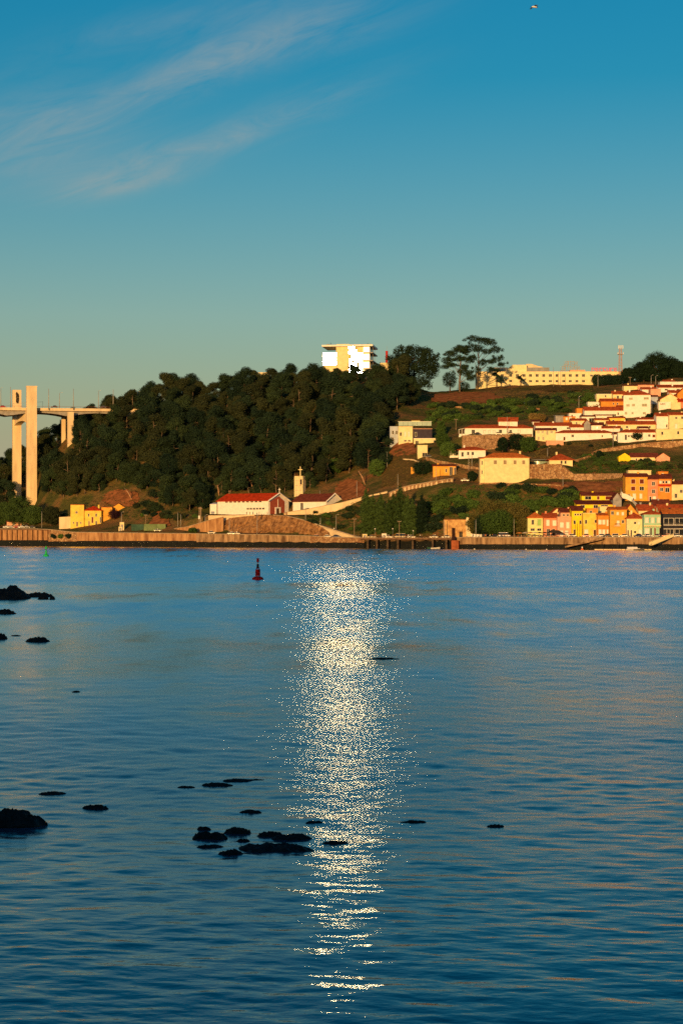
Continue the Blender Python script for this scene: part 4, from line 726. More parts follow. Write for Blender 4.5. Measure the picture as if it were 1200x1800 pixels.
# ---------------------------------------------------------------- riverside row
RD = Dq(1000)+24
def row(label, x0, x1, ye, roof, rh, wall, rmat, wins, yb=943, dD=0, dp=10, **k): return house('row_house', label, x0, x1, ye, yb, roof, rh, wall, rmat, D=Dq((x0+x1)/2)+17+dD, dp=dp, wins=wins, group='houses along the quay', **k)
row('pale yellow corner house with hipped red roof at the left of the quay row', 927.5, 955, 910, 'hip', 10, LIME, TERRAO, [(934, 938, 914, 922, 'd'), (944, 951, 912.5, 924, 'g'), (932.5, 939, 929, 933, 'd'), (944, 950.5, 929, 933, 'd')], dp=9)
row('salmon house with two white shuttered windows beside the pale yellow corner house', 955.2, 979, 910, 'gable', 8, SALMON, TERRA, [(960, 965, 914, 924, 'w'), (971, 977, 915, 924, 'w'), (961, 966, 930, 942, 'd'), (970, 975, 930, 942, 'o')], dp=10)
row('pink house with white windows and a roof terrace', 979.2, 1004, 909, 'flat', 0, PINK, PINK, [(984, 990, 918.5, 927, 'w'), (995, 1000, 918, 928.5, 'w'), (984, 989, 933, 942.5, 'w'), (993, 998, 933, 942.5, 'w')])
row('set-back pink upper storey above the roof terrace', 985, 1004.5, 900.5, 'gable', 7, PINK, TERRAD, [(989, 992, 904, 907, 'd'), (996, 999, 904, 907, 'd')], yb=915, dD=6)
row('small cream gable behind the salmon house', 968, 989, 903, 'front', 9, CREAM, TERRA, [], yb=925, dD=13, dp=12)
row('yellow house with three small attic windows and poles in front', 1004.8, 1024, 897.5, 'gable', 8, BYEL, TERRAD, [(1009.5, 1012, 903, 906, 'd'), (1014, 1016.5, 903, 906, 'd'), (1018.5, 1021, 903, 906, 'd'), (1008, 1011, 915, 921, 'd'), (1018.5, 1021, 915, 921, 'd'), (1008, 1011, 931, 942, 'o')], dD=1)
row('yellow house with a flat parapet and an orange box room on the roof', 1024.2, 1049.5, 902.5, 'flat', 0, YELLOW, CREAM, [(1028, 1031, 914, 920.5, 'd'), (1045, 1048.5, 914, 919, 'd'), (1043, 1047, 931.5, 942.5, 'o'), (1027, 1033, 931, 938, 'w')])
row('orange attic box on the flat-parapet yellow house', 1031, 1050, 894.5, 'flat', 0, ORANGE, TERRAO, [(1036, 1040, 898, 902, 'd')], yb=908, dD=5, dp=6)
row('peach house with six white shuttered windows', 1049.8, 1071.5, 906, 'gable', 4, ORANGE, TERRAO, [(1051.5, 1056.5, 914, 921.5, 'w'), (1058.5, 1063, 914, 921.5, 'w'), (1066, 1070.5, 914, 924, 'w'), (1052, 1056.5, 931, 942.5, 'w'), (1058.5, 1063, 931, 942.5, 'w'), (1066, 1070.5, 931, 939, 'w')])
row('tall burnt orange house with small balcony', 1071.8, 1101, 896, 'gable', 5, OCHRE, TERRAO, [(1074, 1078, 899, 904.5, 'd'), (1083.5, 1087, 900.5, 905, 'w'), (1092.5, 1096, 900.5, 905.5, 'w'), (1084, 1088, 915.5, 923, 'w'), (1092.5, 1096.5, 914.5, 919.5, 'd'), (1076, 1086, 938, 942.5, 'd')], dD=-1)
bq = P(1084.5, 924, Dq(1086)+15.9); b_ = thing('balcony', 'small white balcony on the burnt orange house', 'balcony', bq); MB().box(-1.3, 1.3, -.9, .15, -.2, 0).build('slab', WHITE, b_); mbb = MB(); mbb.tube([(-1.3, -.85, .9), (1.3, -.85, .9)], .05, 4); mbb.build('handrail', DARKM, b_)
for i in range(9): MB().box(-1.28+i*.32-.02, -1.28+i*.32+.02, -.87, -.83, 0, .9).build('baluster', DARKM, b_)
row('orange gable rising behind the burnt orange house', 1092, 1123, 906, 'front', 19, OCHRE, TERRA, [], yb=925, dD=11, dp=10)
row('cream house with hipped red roof and dark doors', 1101.3, 1131, 911, 'hip', 10, CREAM, TERRA, [(1114, 1117.5, 917.5, 921, 'd'), (1102.5, 1104.5, 932, 942, 'o'), (1108, 1110, 932, 942.5, 'd'), (1114, 1117.5, 933.5, 937, 'd'), (1121, 1124, 917, 922, 'w'), (1122, 1128, 931, 942, 'w')])
row('mint green house with turquoise shutters above a cream shop front', 1131.3, 1163, 903.5, 'hip', 7, MINT, TERRA, [(1133.5, 1139, 910, 919, 'w'), (1140, 1143, 910, 919, 'b'), (1144.5, 1149, 910, 919, 'w'), (1150.5, 1153.5, 910, 919, 'b'), (1155, 1160, 910, 919, 'w'), (1142.5, 1145, 928, 942.5, 'd'), (1149.5, 1152, 928, 942.5, 'r'), (1158.5, 1161, 928, 940, 'd'), (1133.5, 1140, 929, 942, 'w')])
mq = P(1147, 924, Dq(1147)+16.4); m_ = thing('shop_front_band', 'cream cornice band across the mint green house', 'cornice', mq); MB().box(-3.9, 3.9, -.35, .45, -.3, .25).build('ledge', CREAM, m_); [MB().box(-3.7+i*.82, -3.5+i*.82, -.3, .42, -.75, -.3).build('bracket', CREAM, m_) for i in range(10)]
md = row('dark two-storey glazed house with white-framed balconies', 1165, 1206, 902, 'gable', 8, DARKW, TERRAO, [(1166.5, 1183, 911, 922.5, 'd'), (1186, 1201, 911, 922.5, 'd'), (1172, 1183, 930, 942.5, 'd'), (1186, 1201, 930, 942.5, 'd')], trim=WHITE)
s = md.location.y/F
for lv in (922.8, 929.5): MB().box(-20*s, 20*s, -.9, -.05, (943-lv)*s-.15, (943-lv)*s+.05).build('balcony_slab', WHITE, md)
for i in range(26): MB().box(-20*s+i*1.6*s, -20*s+i*1.6*s+.05, -.86, -.82, (943-922.8)*s+.05, (943-922.8)*s+.95).build('baluster', METAL, md)
# second row
house('yellow_terrace_house', 'upper floor of the bright yellow house with a long dark red roof', 1022, 1081, 871, 884, 'gable', 6, BYEL, TERRAD, D=Dq(1050)+56, dp=8, wins=[(1028, 1038.5, 872.5, 878, 'd'), (1049, 1053, 872.5, 878, 'r'), (1064, 1074, 872.5, 878, 'r')]); house('yellow_terrace_house', 'lower floor of the bright yellow house under a sloping dark red roof', 1013, 1080, 886.5, 897, 'shed', 7, BYEL, TERRAD, D=Dq(1050)+47, dp=8.9, wins=[(1020, 1027, 888, 893, 'd'), (1043, 1050, 888, 893, 'd'), (1056, 1068, 888, 893, 'd')])
house('shaded_gable', 'right gable of the bright yellow house, its shade painted grey', 1077, 1092, 876, 897, 'front', 10, GREYW, TERRAD, D=Dq(1085)+52, dp=9); house('cream_back_house', 'small cream house squeezed behind the peach house', 1054, 1072, 891, 910, 'flat', 0, CREAM, CREAM, D=Dq(1062)+38, dp=7)  # the yellow house's side shade is put into this gable's grey
OD = gD(1120, 881)
house('hill_house', 'tall orange house with four red-shuttered balcony windows', 1099, 1138, 838, 881, 'gable', 6, OCHRE, TERRAD, D=OD, dp=9, wins=[(1109, 1116, 842.5, 850, 'r'), (1124, 1131, 842.5, 850, 'r'), (1109, 1116, 855.5, 862, 'r'), (1124, 1131, 855.5, 862, 'd'), (1103, 1107, 869, 877, 'd'), (1112, 1117, 868, 877, 'w'), (1124, 1128, 868, 876, 'w')], group='houses on the lower hillside')
house('hill_house', 'pale top storey set back above the tall orange house', 1104, 1144, 827.5, 842, 'flat', 0, CREAM, CREAM, D=OD+8, dp=6, group='houses on the lower hillside')
house('hill_house', 'narrow rust-red house with white-framed windows', 1138.3, 1156, 842, 882, 'gable', 7, SALMON, TERRAD, D=OD, dp=9, wins=[(1145.5, 1150.5, 847, 853.5, 'd'), (1145.5, 1150.5, 860.5, 867, 'd'), (1141, 1144, 873, 881, 'd'), (1147, 1152, 873, 879, 'w')], trim=WHITE, group='houses on the lower hillside')
house('hill_house', 'orange house with a white glazed attic row and red band', 1156.3, 1180, 841, 881, 'gable', 8, ORANGE, TERRAD, D=OD, dp=9, wins=[(1159, 1162, 845.5, 849.5, 'w'), (1164, 1167, 845.5, 849.5, 'd'), (1169, 1172.5, 845.5, 849.5, 'd'), (1174, 1177, 845.5, 849.5, 'w'), (1160, 1165, 857.5, 863, 'd'), (1169, 1176, 857.5, 865, 'd')], trim=WHITE, group='houses on the lower hillside')
bq = P(1168, 853, OD-.1); b_ = thing('facade_band', 'red band below the attic windows of the orange house', 'band', bq); MB().box(-3.0, 3.0, -.05, .05, -.45, .45).build('board', M('red_band_paint'), b_)
house('hill_house', 'cream house with dark eaves at the right edge above the quay', 1180.3, 1204, 851, 884, 'gable', 6, CREAM, TERRAD, D=OD, dp=9, wins=[(1185.5, 1189.5, 868, 875, 'd'), (1195, 1199, 861, 866, 'd')], group='houses on the lower hillside'); house('hill_house', 'orange attic room with a little cream side above the white glazed attic', 1156, 1174, 829.5, 845, 'flat', 0, ORANGE, TERRAO, D=OD+9, dp=6, wins=[(1163, 1166, 832, 838, 'w')], group='houses on the lower hillside')
house('low_house', 'low house with dark plum roof in front of the orange hill houses', 1149, 1177, 889, 900, 'gable', 11, GREYW, TERRAD, D=Dq(1160)+40, dp=9); house('low_house', 'red roof just behind the mint green house', 1122, 1150, 897, 910, 'gable', 10, CREAM, TERRA, D=Dq(1135)+33, dp=9); house('low_house', 'dark slate roof left of the plum roof', 1122, 1146, 894, 906, 'gable', 8, GREYW, M('slate_tiles', (.06, .055, .07), .8, .2, .8), D=Dq(1135)+46, dp=8)
house('low_house', 'wide red roof behind the dark glazed house', 1158, 1206, 898, 912, 'gable', 11, CREAM, TERRA, D=Dq(1180)+33, dp=10)
st = [(1091, 864), (1100, 869), (1109, 877), (1118, 885), (1126, 892)]
wall_strip('stair_parapet', 'white stepped parapet of the stairway beside the tall orange house', [(x, y, gD(x, y+4)-3) for x, y in st], 4, WHITE, .4, down=.5); wall_strip('stair_parapet', 'short white wall at the foot of the tall orange house', [(1090, 866, OD-4), (1099, 868, OD-4), (1112, 874, OD-4)], 5, WHITE, .4, down=1)
house('garden_shed', 'small bright yellow gabled shed on the terrace', 1087, 1108, 803.5, 813, 'front', 6.5, BYEL, BYEL, D=gD(1098, 812), dp=6, cat='shed', ov=.15)
house('garden_shed', 'long low shed with dark roof beside the yellow shed', 1108.5, 1156, 803, 812, 'gable', 7, CREAM, TERRAD, D=gD(1132, 812)+1, dp=7, wins=[(1117, 1119, 806, 810, 'd'), (1125, 1128, 806, 810, 'd')], cat='shed'); house('garden_shed', 'tan gabled end of the long shed', 1153, 1177, 804, 812, 'front', 8, PINK, TERRAD, D=gD(1165, 812), dp=8, cat='shed')
# ---------------------------------------------------------------- big yellow house, villa, white house
house('big_yellow_house', 'large plain yellow house with four small windows and orange hipped roof', 850.5, 930, 804, 849, 'hip', 9, CREAM, TERRAO, D=gD(888, 848), dp=11, yaw=3, wins=[(868, 872.3, 809.5, 815.5, 'n'), (885, 889.3, 809.5, 815.5, 'n'), (902.8, 907, 809.5, 815.5, 'n'), (918, 922.3, 809.5, 815.5, 'n')], chim=((916, .6),), trim=GREYW)
house('big_yellow_house_wing', 'narrow left wing of the large yellow house', 843.5, 850.3, 806, 849, 'shed', 3, CREAM, TERRAO, D=gD(888, 848)+.5, dp=9, wins=[(846, 847.5, 810, 817, 'd'), (846, 847.5, 827, 833, 'd')])
house('pool_house', 'small cream house with broad hipped roof above the rock wall', 965, 1006, 808, 816, 'hip', 11, CREAM, TERRA, D=gD(985, 816), dp=10, wins=[(985, 988, 810, 815, 'd'), (992, 995, 810, 815, 'd')], cat='house', ov=.9)
q = P(950, 816, gD(950, 816)); t = thing('glass_pavilion', 'curved greenish glass pavilion beside the big yellow house', 'pavilion', q); pm = M('pale_green_glass', (.30, .42, .36), .25, .08, .5, spec=.6)
for i in range(9): a0 = (i-4.5)*.19; MB().prism([(4.4*math.sin(a0)*1.0, -2*math.cos(a0)+2, 0), (4.4*math.sin(a0+.17), -2*math.cos(a0+.17)+2, 0), (4.4*math.sin(a0+.17), -2*math.cos(a0+.17)+2, 2.0), (4.4*math.sin(a0), -2*math.cos(a0)+2, 2.0)], (0, .06, 0)).build('glass_panel', pm, t)
MB().lathe([(4.8, 2.0), (4.8, 2.2), (.1, 2.5)], 16).build('roof', GREYROOF, t)
house('white_bungalow', 'white bungalow with red hipped roof behind round bushes', 806, 853, 790.5, 806, 'hip', 6, WHITE, TERRA, D=gD(830, 806), dp=9, wins=[(811, 814, 795, 802, 'd'), (821, 824, 794.5, 799.5, 'd'), (829, 832, 794.5, 799.5, 'd')], trim=GREYW, ov=.9); house('white_bungalow_wing', 'low red-roofed wing left of the white bungalow', 790, 806.5, 791.5, 806, 'hip', 6, WHITE, TERRA, D=gD(798, 806)+3, dp=8, ov=.9)
VD = gD(712, 780)
vl = house('villa', 'cream two-storey villa with glazed roof terrace', 700, 725, 750, 780, 'flat', 0, CREAM, CREAM, D=VD, dp=12, wins=[(702.5, 705.5, 760, 766, 'd'), (710.5, 713, 758.5, 767, 'w'), (717, 719.5, 758.5, 767, 'w'), (710, 714, 773.5, 776, 'd'), (717, 721, 773.5, 776, 'd')], cat='villa')
vr = house('villa_wing', 'dark-walled wing of the villa under a pale slab roof', 725.3, 759, 754, 780, 'flat', 0, M('dark_violet_render', (.055, .045, .06), .8, .1), PINK, D=VD+1, dp=11, wins=[(729, 732, 760, 767, 'd')], cat='villa'); house('villa_wing', 'left wing of the villa with its shade painted blue-grey', 685, 699.5, 750, 781, 'flat', 0, BLUESHADE, BLUESHADE, D=VD+4, dp=9, wins=[(689, 691.5, 757, 763, 'd'), (695.5, 698, 757, 763, 'd'), (689, 691.5, 769, 775, 'd')], cat='villa')  # left wing's blue-grey holds its shade; the other wing is dark walled
s = VD/F; t = thing('roof_glazing', 'greenish glass balustrade panels on the villa roof', 'balustrade', P(700, 749, VD))
for i in range(7): MB().box(i*8.3*s+.05, (i+1)*8.3*s-.05, .3, .36, .25, 8*s).build('glass_panel', pm, t)
MB().box(-.2, 58.6*s, .2, .5, 8*s, 8*s+.16).build('top_rail', WHITE, t); MB().box(23*s, 38*s, 1, 5, .25, 10*s).build('stair_box', LIME, t); MB().box(22*s, 39.5*s, .6, 5.4, 10*s, 12*s).build('slatted_roof', WOOD, t)
house('villa_terrace', 'long pale slab terrace below the villa', 727, 773, 771, 782, 'flat', 0, CREAM, WHITE, D=VD-4, dp=7, wins=[(730, 735, 775, 780, 'd'), (762, 771, 774, 781, 'd')], cat='terrace'); house('garage', 'small cream garage box below the villa terrace', 733.5, 751, 783, 803, 'flat', 0, CREAM, CREAM, D=gD(742, 803), dp=6, wins=[(742, 750.5, 796, 802.5, 'd')], cat='garage')
house('roadside_house', 'low yellow-orange roadside house with dark doorways', 761, 801, 819, 836, 'gable', 3, OCHRE, TERRAD, D=gD(780, 836), dp=7, wins=[(783, 785, 824, 830, 'd'), (790, 795, 821, 835, 'd'), (798, 800.3, 822, 834, 'd')]); house('gate_pillar_hut', 'tiny ochre hut left of the round dark bush', 722, 728, 822, 834, 'flat', 0, OCHRE, OCHRE, D=gD(725, 834), dp=2, cat='hut')
wall_strip('stone_wall', 'rough stone wall behind the roadside house', [(x, y, gD(x, y+5)-.5) for x, y in ((748, 803), (770, 809), (800, 814), (822, 818), (842, 822))], 8, GRANITE, .6, down=2); wall_strip('stone_wall', 'pale low wall along the drive below the villa', [(x, y, gD(x, y+3)-.4) for x, y in ((708, 806), (725, 807), (740, 813), (752, 820))], 4, CONC, .5, down=1)
wall_strip('retaining_wall', 'tall block retaining wall below the long white building', [(812, 766, gD(815, 787)-2), (850, 765, gD(850, 787)-2), (900, 764, gD(900, 788)-2), (934, 763.5, gD(930, 784)-2)], 27, GRANB, .8, PAVE, down=1)
lb = gD(870, 764)+2
house('long_white_building', 'long low white building with red roof above the block retaining wall', 817, 936, 752, 765, 'hip', 6.5, WHITE, TERRA, D=lb, dp=9, wins=[(829, 834, 755.5, 764, 'd'), (849, 853, 756.5, 761, 'w'), (857.5, 861, 756.5, 761, 'w'), (866, 869.5, 756.5, 761, 'w'), (877, 881.5, 755.5, 761, 'd'), (895, 899, 756, 761, 'd'), (910, 914, 756, 761, 'w')], cat='building', trim=GREYW); house('long_white_building_upper', 'white upper storey with red roof on the long white building', 876, 909, 740, 756, 'gable', 6.5, WHITE, TERRA, D=lb+2.5, dp=6, yaw=-6, wins=[(881, 887, 743, 746.5, 'w'), (893, 899, 743, 746.5, 'w')], cat='building')
q = P(806, 765, lb+1); t = thing('porch', 'open white porch at the left end of the long white building', 'porch', q); s = q.y/F; MB().prism([(0, 0, 10*s), (11*s, 0, 12*s), (11*s, 0, 12.6*s), (0, 0, 10.6*s)], (0, 5, 0)).build('roof', WHITE, t); MB().box(0, 11*s, 0, .3, -1, 2.5*s).build('parapet', WHITE, t)
for px in (.1, 5.5*s, 10.7*s): MB().box(px-.1, px+.1, 0, .2, 0, 10.5*s).build('post', WHITE, t)
wall_strip('rock_wall', 'orange rubble rock wall right of the big yellow house', [(931, 816, gD(931, 838)-3), (960, 815.5, gD(960, 838)-2), (985, 815.5, gD(985, 838)-2), (998, 826, gD(998, 838)-2), (1012, 836, gD(1010, 840)-2)], 26, GRANITE, 1, down=1); wall_strip('stone_wall', 'low tan wall along the path right of the rock wall', [(1008, 833, gD(1010, 843)-1), (1050, 832.5, gD(1050, 843)-1), (1094, 832, gD(1094, 838)-1)], 8, GRANB, .5, down=1); wall_strip('stone_wall', 'long low wall below the big yellow house', [(842, 848.5, gD(842, 851)-.8), (890, 849, gD(890, 853)-.8), (935, 850, gD(935, 853)-.8), (985, 852, gD(985, 856)-.8)], 6, GRANITE, .5, down=1)
wall_strip('stone_wall', 'broad pale rubble terrace wall below the white village row', [(1040, 795, gD(1040, 797)), (1056, 789, gD(1056, 793)), (1098, 783, gD(1098, 790)), (1140, 778, gD(1140, 786)), (1204, 774, gD(1200, 785))], 14, GRANITE, .7, down=2)
wall_strip('stone_wall', 'tapering rubble wall descending left below the pale terrace wall', [(1010, 808, gD(1010, 812)), (1028, 803, gD(1028, 808)), (1042, 797, gD(1042, 803))], 6, GRANITE, .5, down=1)
# ---------------------------------------------------------------- white village on the upper hillside
VG = 'white houses of the hillside village'
def vh(label, x0, x1, ye, yb, roof='gable', rh=5, wall=WHITE, rmat=TERRA, wins=(), dp=8, dD=0, **k): return house('village_house', label, x0, x1, ye, yb, roof, rh, wall, rmat, D=gD((x0+x1)/2, yb), dp=dp, wins=wins, group=VG, dD=dD, **k)
vh('two-storey cream house with dark balcony recess at the left of the lowest village row', 941, 976, 756, 776, 'gable', 4, CREAM, TERRAD, [(944, 948, 757.5, 761, 'd'), (951.5, 955, 757.5, 761, 'd'), (967, 971, 757.5, 761, 'd'), (945, 948, 768, 773, 'd'), (953, 956, 768, 773, 'd'), (960, 963, 757, 764, 'd')], yaw=-8)
vh('long plain white house in the lowest village row with three joined red roofs', 976, 1079, 760.5, 774.5, 'hip', 5.5, WHITE, TERRA, [(990, 993, 768, 774, 'o'), (1004, 1008, 764, 768, 'd'), (1057, 1059, 765, 768, 'd'), (1035, 1037, 765, 768, 'w')], dp=9)
vh('white attic box with red roof on the long plain white house', 1003, 1026.5, 750.5, 762, 'gable', 5, WHITE, TERRA, [(1006, 1009, 753, 756, 'w'), (1018, 1022, 753, 756, 'w')], dD=2, dp=6)
vh('long white house with a row of square black windows above the terrace wall', 1086, 1184, 759.5, 774, 'hip', 6, WHITE, TERRA, [(1098, 1101, 764, 773, 'd'), (1103.5, 1106, 765, 768, 'd'), (1112, 1116, 763.5, 768, 'd'), (1118.5, 1120.5, 764, 768, 'd'), (1125, 1129, 763.5, 767.5, 'd'), (1139, 1142.5, 763.5, 767.5, 'd'), (1146.5, 1151, 764, 768.5, 'r'), (1154.5, 1157.5, 763.5, 768, 'd')], dp=9)
vh('long white house with red roof behind the two-storey cream house', 941, 1005, 748, 760, 'gable', 6, WHITE, TERRA, [(996, 1002, 751, 754, 'd'), (983, 986, 752, 754, 'w')], chim=((973, .5),), dp=9)
vh('small orange house with white windows above the long red roof', 990, 1011, 732.5, 742, 'flat', 0, ORANGE, TERRA, [(994, 997, 734, 738, 'w'), (1000, 1004, 733.5, 738.5, 'w')]); vh('grey tin-roofed shed beside the small orange house', 976, 990, 731, 743, 'shed', 2, GREYW, GREYROOF)
vh('terracotta box room at the upper left of the village', 1013, 1023, 718, 728, 'flat', 0, ORANGE, TERRAO); vh('low white house left of the terracotta box room', 1000, 1021, 727, 736, 'flat', 0, WHITE, WHITE, [(1004, 1006, 729, 733, 'd')])
vh('white house with long red roof left of the tall white apartment house', 1027, 1096, 721, 733, 'gable', 6.5, WHITE, TERRA, [(1076, 1082, 728, 731, 'd'), (1085, 1087, 725, 729, 'd'), (1041, 1043, 726, 729, 'w')], chim=((1054, .5),))
vh('yellow house with flat red eaves in the village middle', 1070, 1098, 734.5, 744, 'gable', 2.5, YELLOW, TERRA, [(1076, 1079, 738, 741, 'd')]); vh('cream house with red roof left of the yellow village house', 1046, 1069.5, 738, 748, 'gable', 3.5, CREAM, TERRA); vh('white gable with dark roof edge in the village middle left', 1022, 1045, 732, 742, 'gable', 2.5, WHITE, TERRAD, [(1035, 1044, 735, 741, 'd')])
vh('small pale strip house under a thin red roof', 1046, 1076, 730, 738, 'gable', 1.8, WHITE, TERRAD); vh('white house with blue-shaded gable and dark roof', 1037, 1058, 747, 756, 'gable', 5, WHITE, TERRAD, [(1048, 1050, 750, 753, 'd')], yaw=-12)
vh('long cream house with red roof directly below the tall white apartment house', 1068, 1152, 745.5, 757, 'gable', 6, CREAM, TERRA, [(1100, 1103, 749, 752, 'd'), (1140, 1143, 749, 752, 'd')], chim=((1099, .6),)); vh('white house with red roof in front of the long cream house', 1058, 1089, 752.5, 764, 'gable', 4, WHITE, TERRA, [(1077, 1080, 755, 759, 'w')], yaw=-8); vh('tiny red-roofed dormer house above the black-windowed row', 1123, 1139, 752.5, 760, 'gable', 3.5, WHITE, TERRAD)
vh('gable wall with its shade painted grey between the attic box and the village middle', 1026, 1037, 744, 760, 'front', 6, GREYW, TERRA, yaw=0)  # gable shade is put into the wall colour
ap = vh('tall white apartment house with horizontal black windows', 1096, 1142.5, 693.5, 733, 'hip', 8.5, WHITE, TERRA, [(1105.5, 1111.5, 699, 702.3, 'd'), (1131, 1139, 698.5, 702, 'd'), (1101, 1106.3, 710.5, 714, 'd'), (1111, 1115.3, 710, 713.8, 'd'), (1128, 1136, 710, 714.3, 'd'), (1098.5, 1102, 724, 728, 'd'), (1110, 1113, 724.5, 727.5, 'd'), (1129.5, 1134, 724.5, 728, 'd')], dp=11, yaw=-9)
vh('pale house with two dark windows left of the tall white apartment house', 1077, 1104, 692.5, 706, 'gable', 5.5, CREAM, TERRA, [(1084, 1087, 695.5, 700, 'd'), (1092.5, 1096, 695.5, 700, 'd')], chim=((1082, .6), (1101, .6))); vh('cream house with white roof terrace at the village left top', 1048, 1078, 693, 706, 'flat', 0, CREAM, WHITE, [(1063, 1065, 694.5, 698, 'd'), (1070, 1073, 694.5, 697, 'w')])
vh('orange wall house under a red roof left of the apartment house', 1056, 1098, 705, 718, 'gable', 5, ORANGE, TERRA, [(1077, 1079, 708, 711, 'd'), (1084, 1086, 708, 711, 'd')]); vh('long low white wall house below the roof terrace', 1033, 1062, 707, 713, 'flat', 0, WHITE, WHITE)
vh('large white house with red roof at the right village edge', 1153.5, 1175.5, 731, 753, 'gable', 6, WHITE, TERRA, [(1170.5, 1172.5, 746, 751, 'd')], dp=9); vh('cream house with outside stair beside the large white house', 1176, 1206, 729, 754, 'gable', 5, CREAM, TERRA, [(1186.5, 1190, 733, 736, 'd'), (1197, 1200, 732, 736, 'd'), (1186, 1190, 745, 753, 'w')], dp=9)
vh('cream gabled house above the graffiti wall', 1160, 1195, 702, 719, 'front', 10, CREAM, TERRA, dp=11, dD=4); vh('low white wall house with dark graffiti at its upper left', 1157, 1179, 707, 719.5, 'flat', 0, WHITE, WHITE, dp=5, dD=-1); vh('plain tan wall house right of the graffiti wall', 1179.3, 1196, 708, 719.5, 'flat', 0, CREAM, CREAM, dp=5, dD=-1); vh('dark red roof strip at the far right edge', 1193, 1210, 706, 720, 'gable', 6, SALMON, TERRAR, dD=3)
gq = P(1159.5, 711.5, gD(1168, 719.5)-1.2); t = thing('wall_graffiti', 'small dark scrawled graffiti on the white wall house', 'graffiti', gq); me, wd, hh = text_mesh('ARM', DARKM, 1, .03); g = link('lettering', me, t); g.rotation_euler = (R(90), 0, 0); g.scale = (9*gq.y/F/wd, 3*gq.y/F/hh, 1)
vh('long white house with two tiers of red roof at the top right', 1157, 1206, 681, 687, 'shed', 6, WHITE, TERRA, [(1168, 1173, 683.5, 686, 'd'), (1189, 1194, 683.5, 686, 'd')], chim=((1183, .8),), dD=-2); vh('upper cream storey with small red roof at the top right', 1160, 1206, 671.5, 680, 'flat', 0, WHITE, WHITE, dD=7); vh('small red roof topping the upper cream storey', 1167, 1186, 671, 676, 'gable', 4, WHITE, TERRA, dD=12)
vh('low pink house below the big dark tree', 1121, 1149, 676, 684, 'gable', 2, PINK, TERRAD); vh('low cream house left of the low pink house', 1096, 1121, 678, 686, 'gable', 2.5, CREAM, TERRAD); vh('orange sloping house at the right edge under the top row', 1190, 1212, 692, 706, 'front', 10, ORANGE, TERRA, dD=12); vh('pale rose house behind the apartment house', 1143, 1161, 684, 699, 'flat', 0, PINK, PINK, dD=4)
vh('small white-gabled house with dark side left of the graffiti wall', 1143, 1156, 697, 712, 'gable', 3, BLUESHADE, TERRAD, dD=4)  # white wall coloured with the bluish shade tone
# stone ruin by the promenade
rq = P(800, 946, Dq(800)+12); s = rq.y/F; t = thing('stone_ruin', 'roofless tan stone ruin with a ragged white end wall beside the plane tree', 'ruin', rq)
mb = MB(); rect_wall(mb, -20*s, 19*s, -2, 32.5*s, [(12*s, 15*s, 12*s, 16*s)], dep=.6); mb.poly([(-20*s, 0, -2), (-20*s, 7, -2), (-20*s, 7, 32*s), (-20*s, 0, 32.5*s)]); mb.poly([(-20*s, 7, -2), (19*s, 7, -2), (19*s, 7, 31*s), (-20*s, 7, 32*s)]); mb.poly([(-20*s, 0, 32.5*s), (19*s, 0, 32.5*s), (19*s, .8, 32.5*s), (-20*s, .8, 32.5*s)]); mb.build('wall', M('peeling_ochre_render', (.66, .42, .17), .9, .25, .6, c2=(.36, .19, .08), bump=.08, bscale=3), t)
out = [(19*s, 0), (31*s, 0), (30*s, 6*s), (27*s, 12*s), (28*s, 18*s), (25*s, 24*s), (26*s, 31*s), (24*s, 36*s), (20*s, 37*s), (19*s, 34*s)]; MB().prism([(a, -.12, b) for a, b in out], (0, 1, 0)).build('ragged_end_wall', M('flaking_white_render', (.74, .62, .42), .9, .12, .8, bump=.05), t)
MB().box(-20.4*s, 18*s, -.05, 7, 32.6*s, 33.6*s).build('wall_top', TERRAD, t)
wall_strip('garden_wall', 'low white wall right of the stone ruin', [(828, 938.5, Dq(828)+11), (846, 939.5, Dq(846)+12)], 7, WHITE, .4, down=.5)

for x0, x1, y0, h, m, lab in ((800, 846, 713.5, 3, GRANITE, 'broken pale terrace wall below the brown bank'), (848, 868, 709, 5, PINK, 'pinkish ruined shed wall on the overgrown hillside'), (876, 893, 714.5, 3, GRANITE, 'short rubble wall right of the pinkish ruin'), (904, 922, 706.5, 3, WHITE, 'short white wall fragment high on the overgrown hillside'), (926, 948, 717, 4, GRANITE, 'tan rubble wall above the small grey shed'), (958, 985, 705, 3, GRANB, 'low tan wall below the hotel front')):
    wall_strip('wall_fragment', lab, [(x0, y0+.8, gD(x0, y0+h)-2.2), ((x0+x1)/2, y0, gD((x0+x1)/2, y0+h)-2.2), (x1, y0+.5, gD(x1, y0+h)-2.2)], h, m, .4, down=.6)

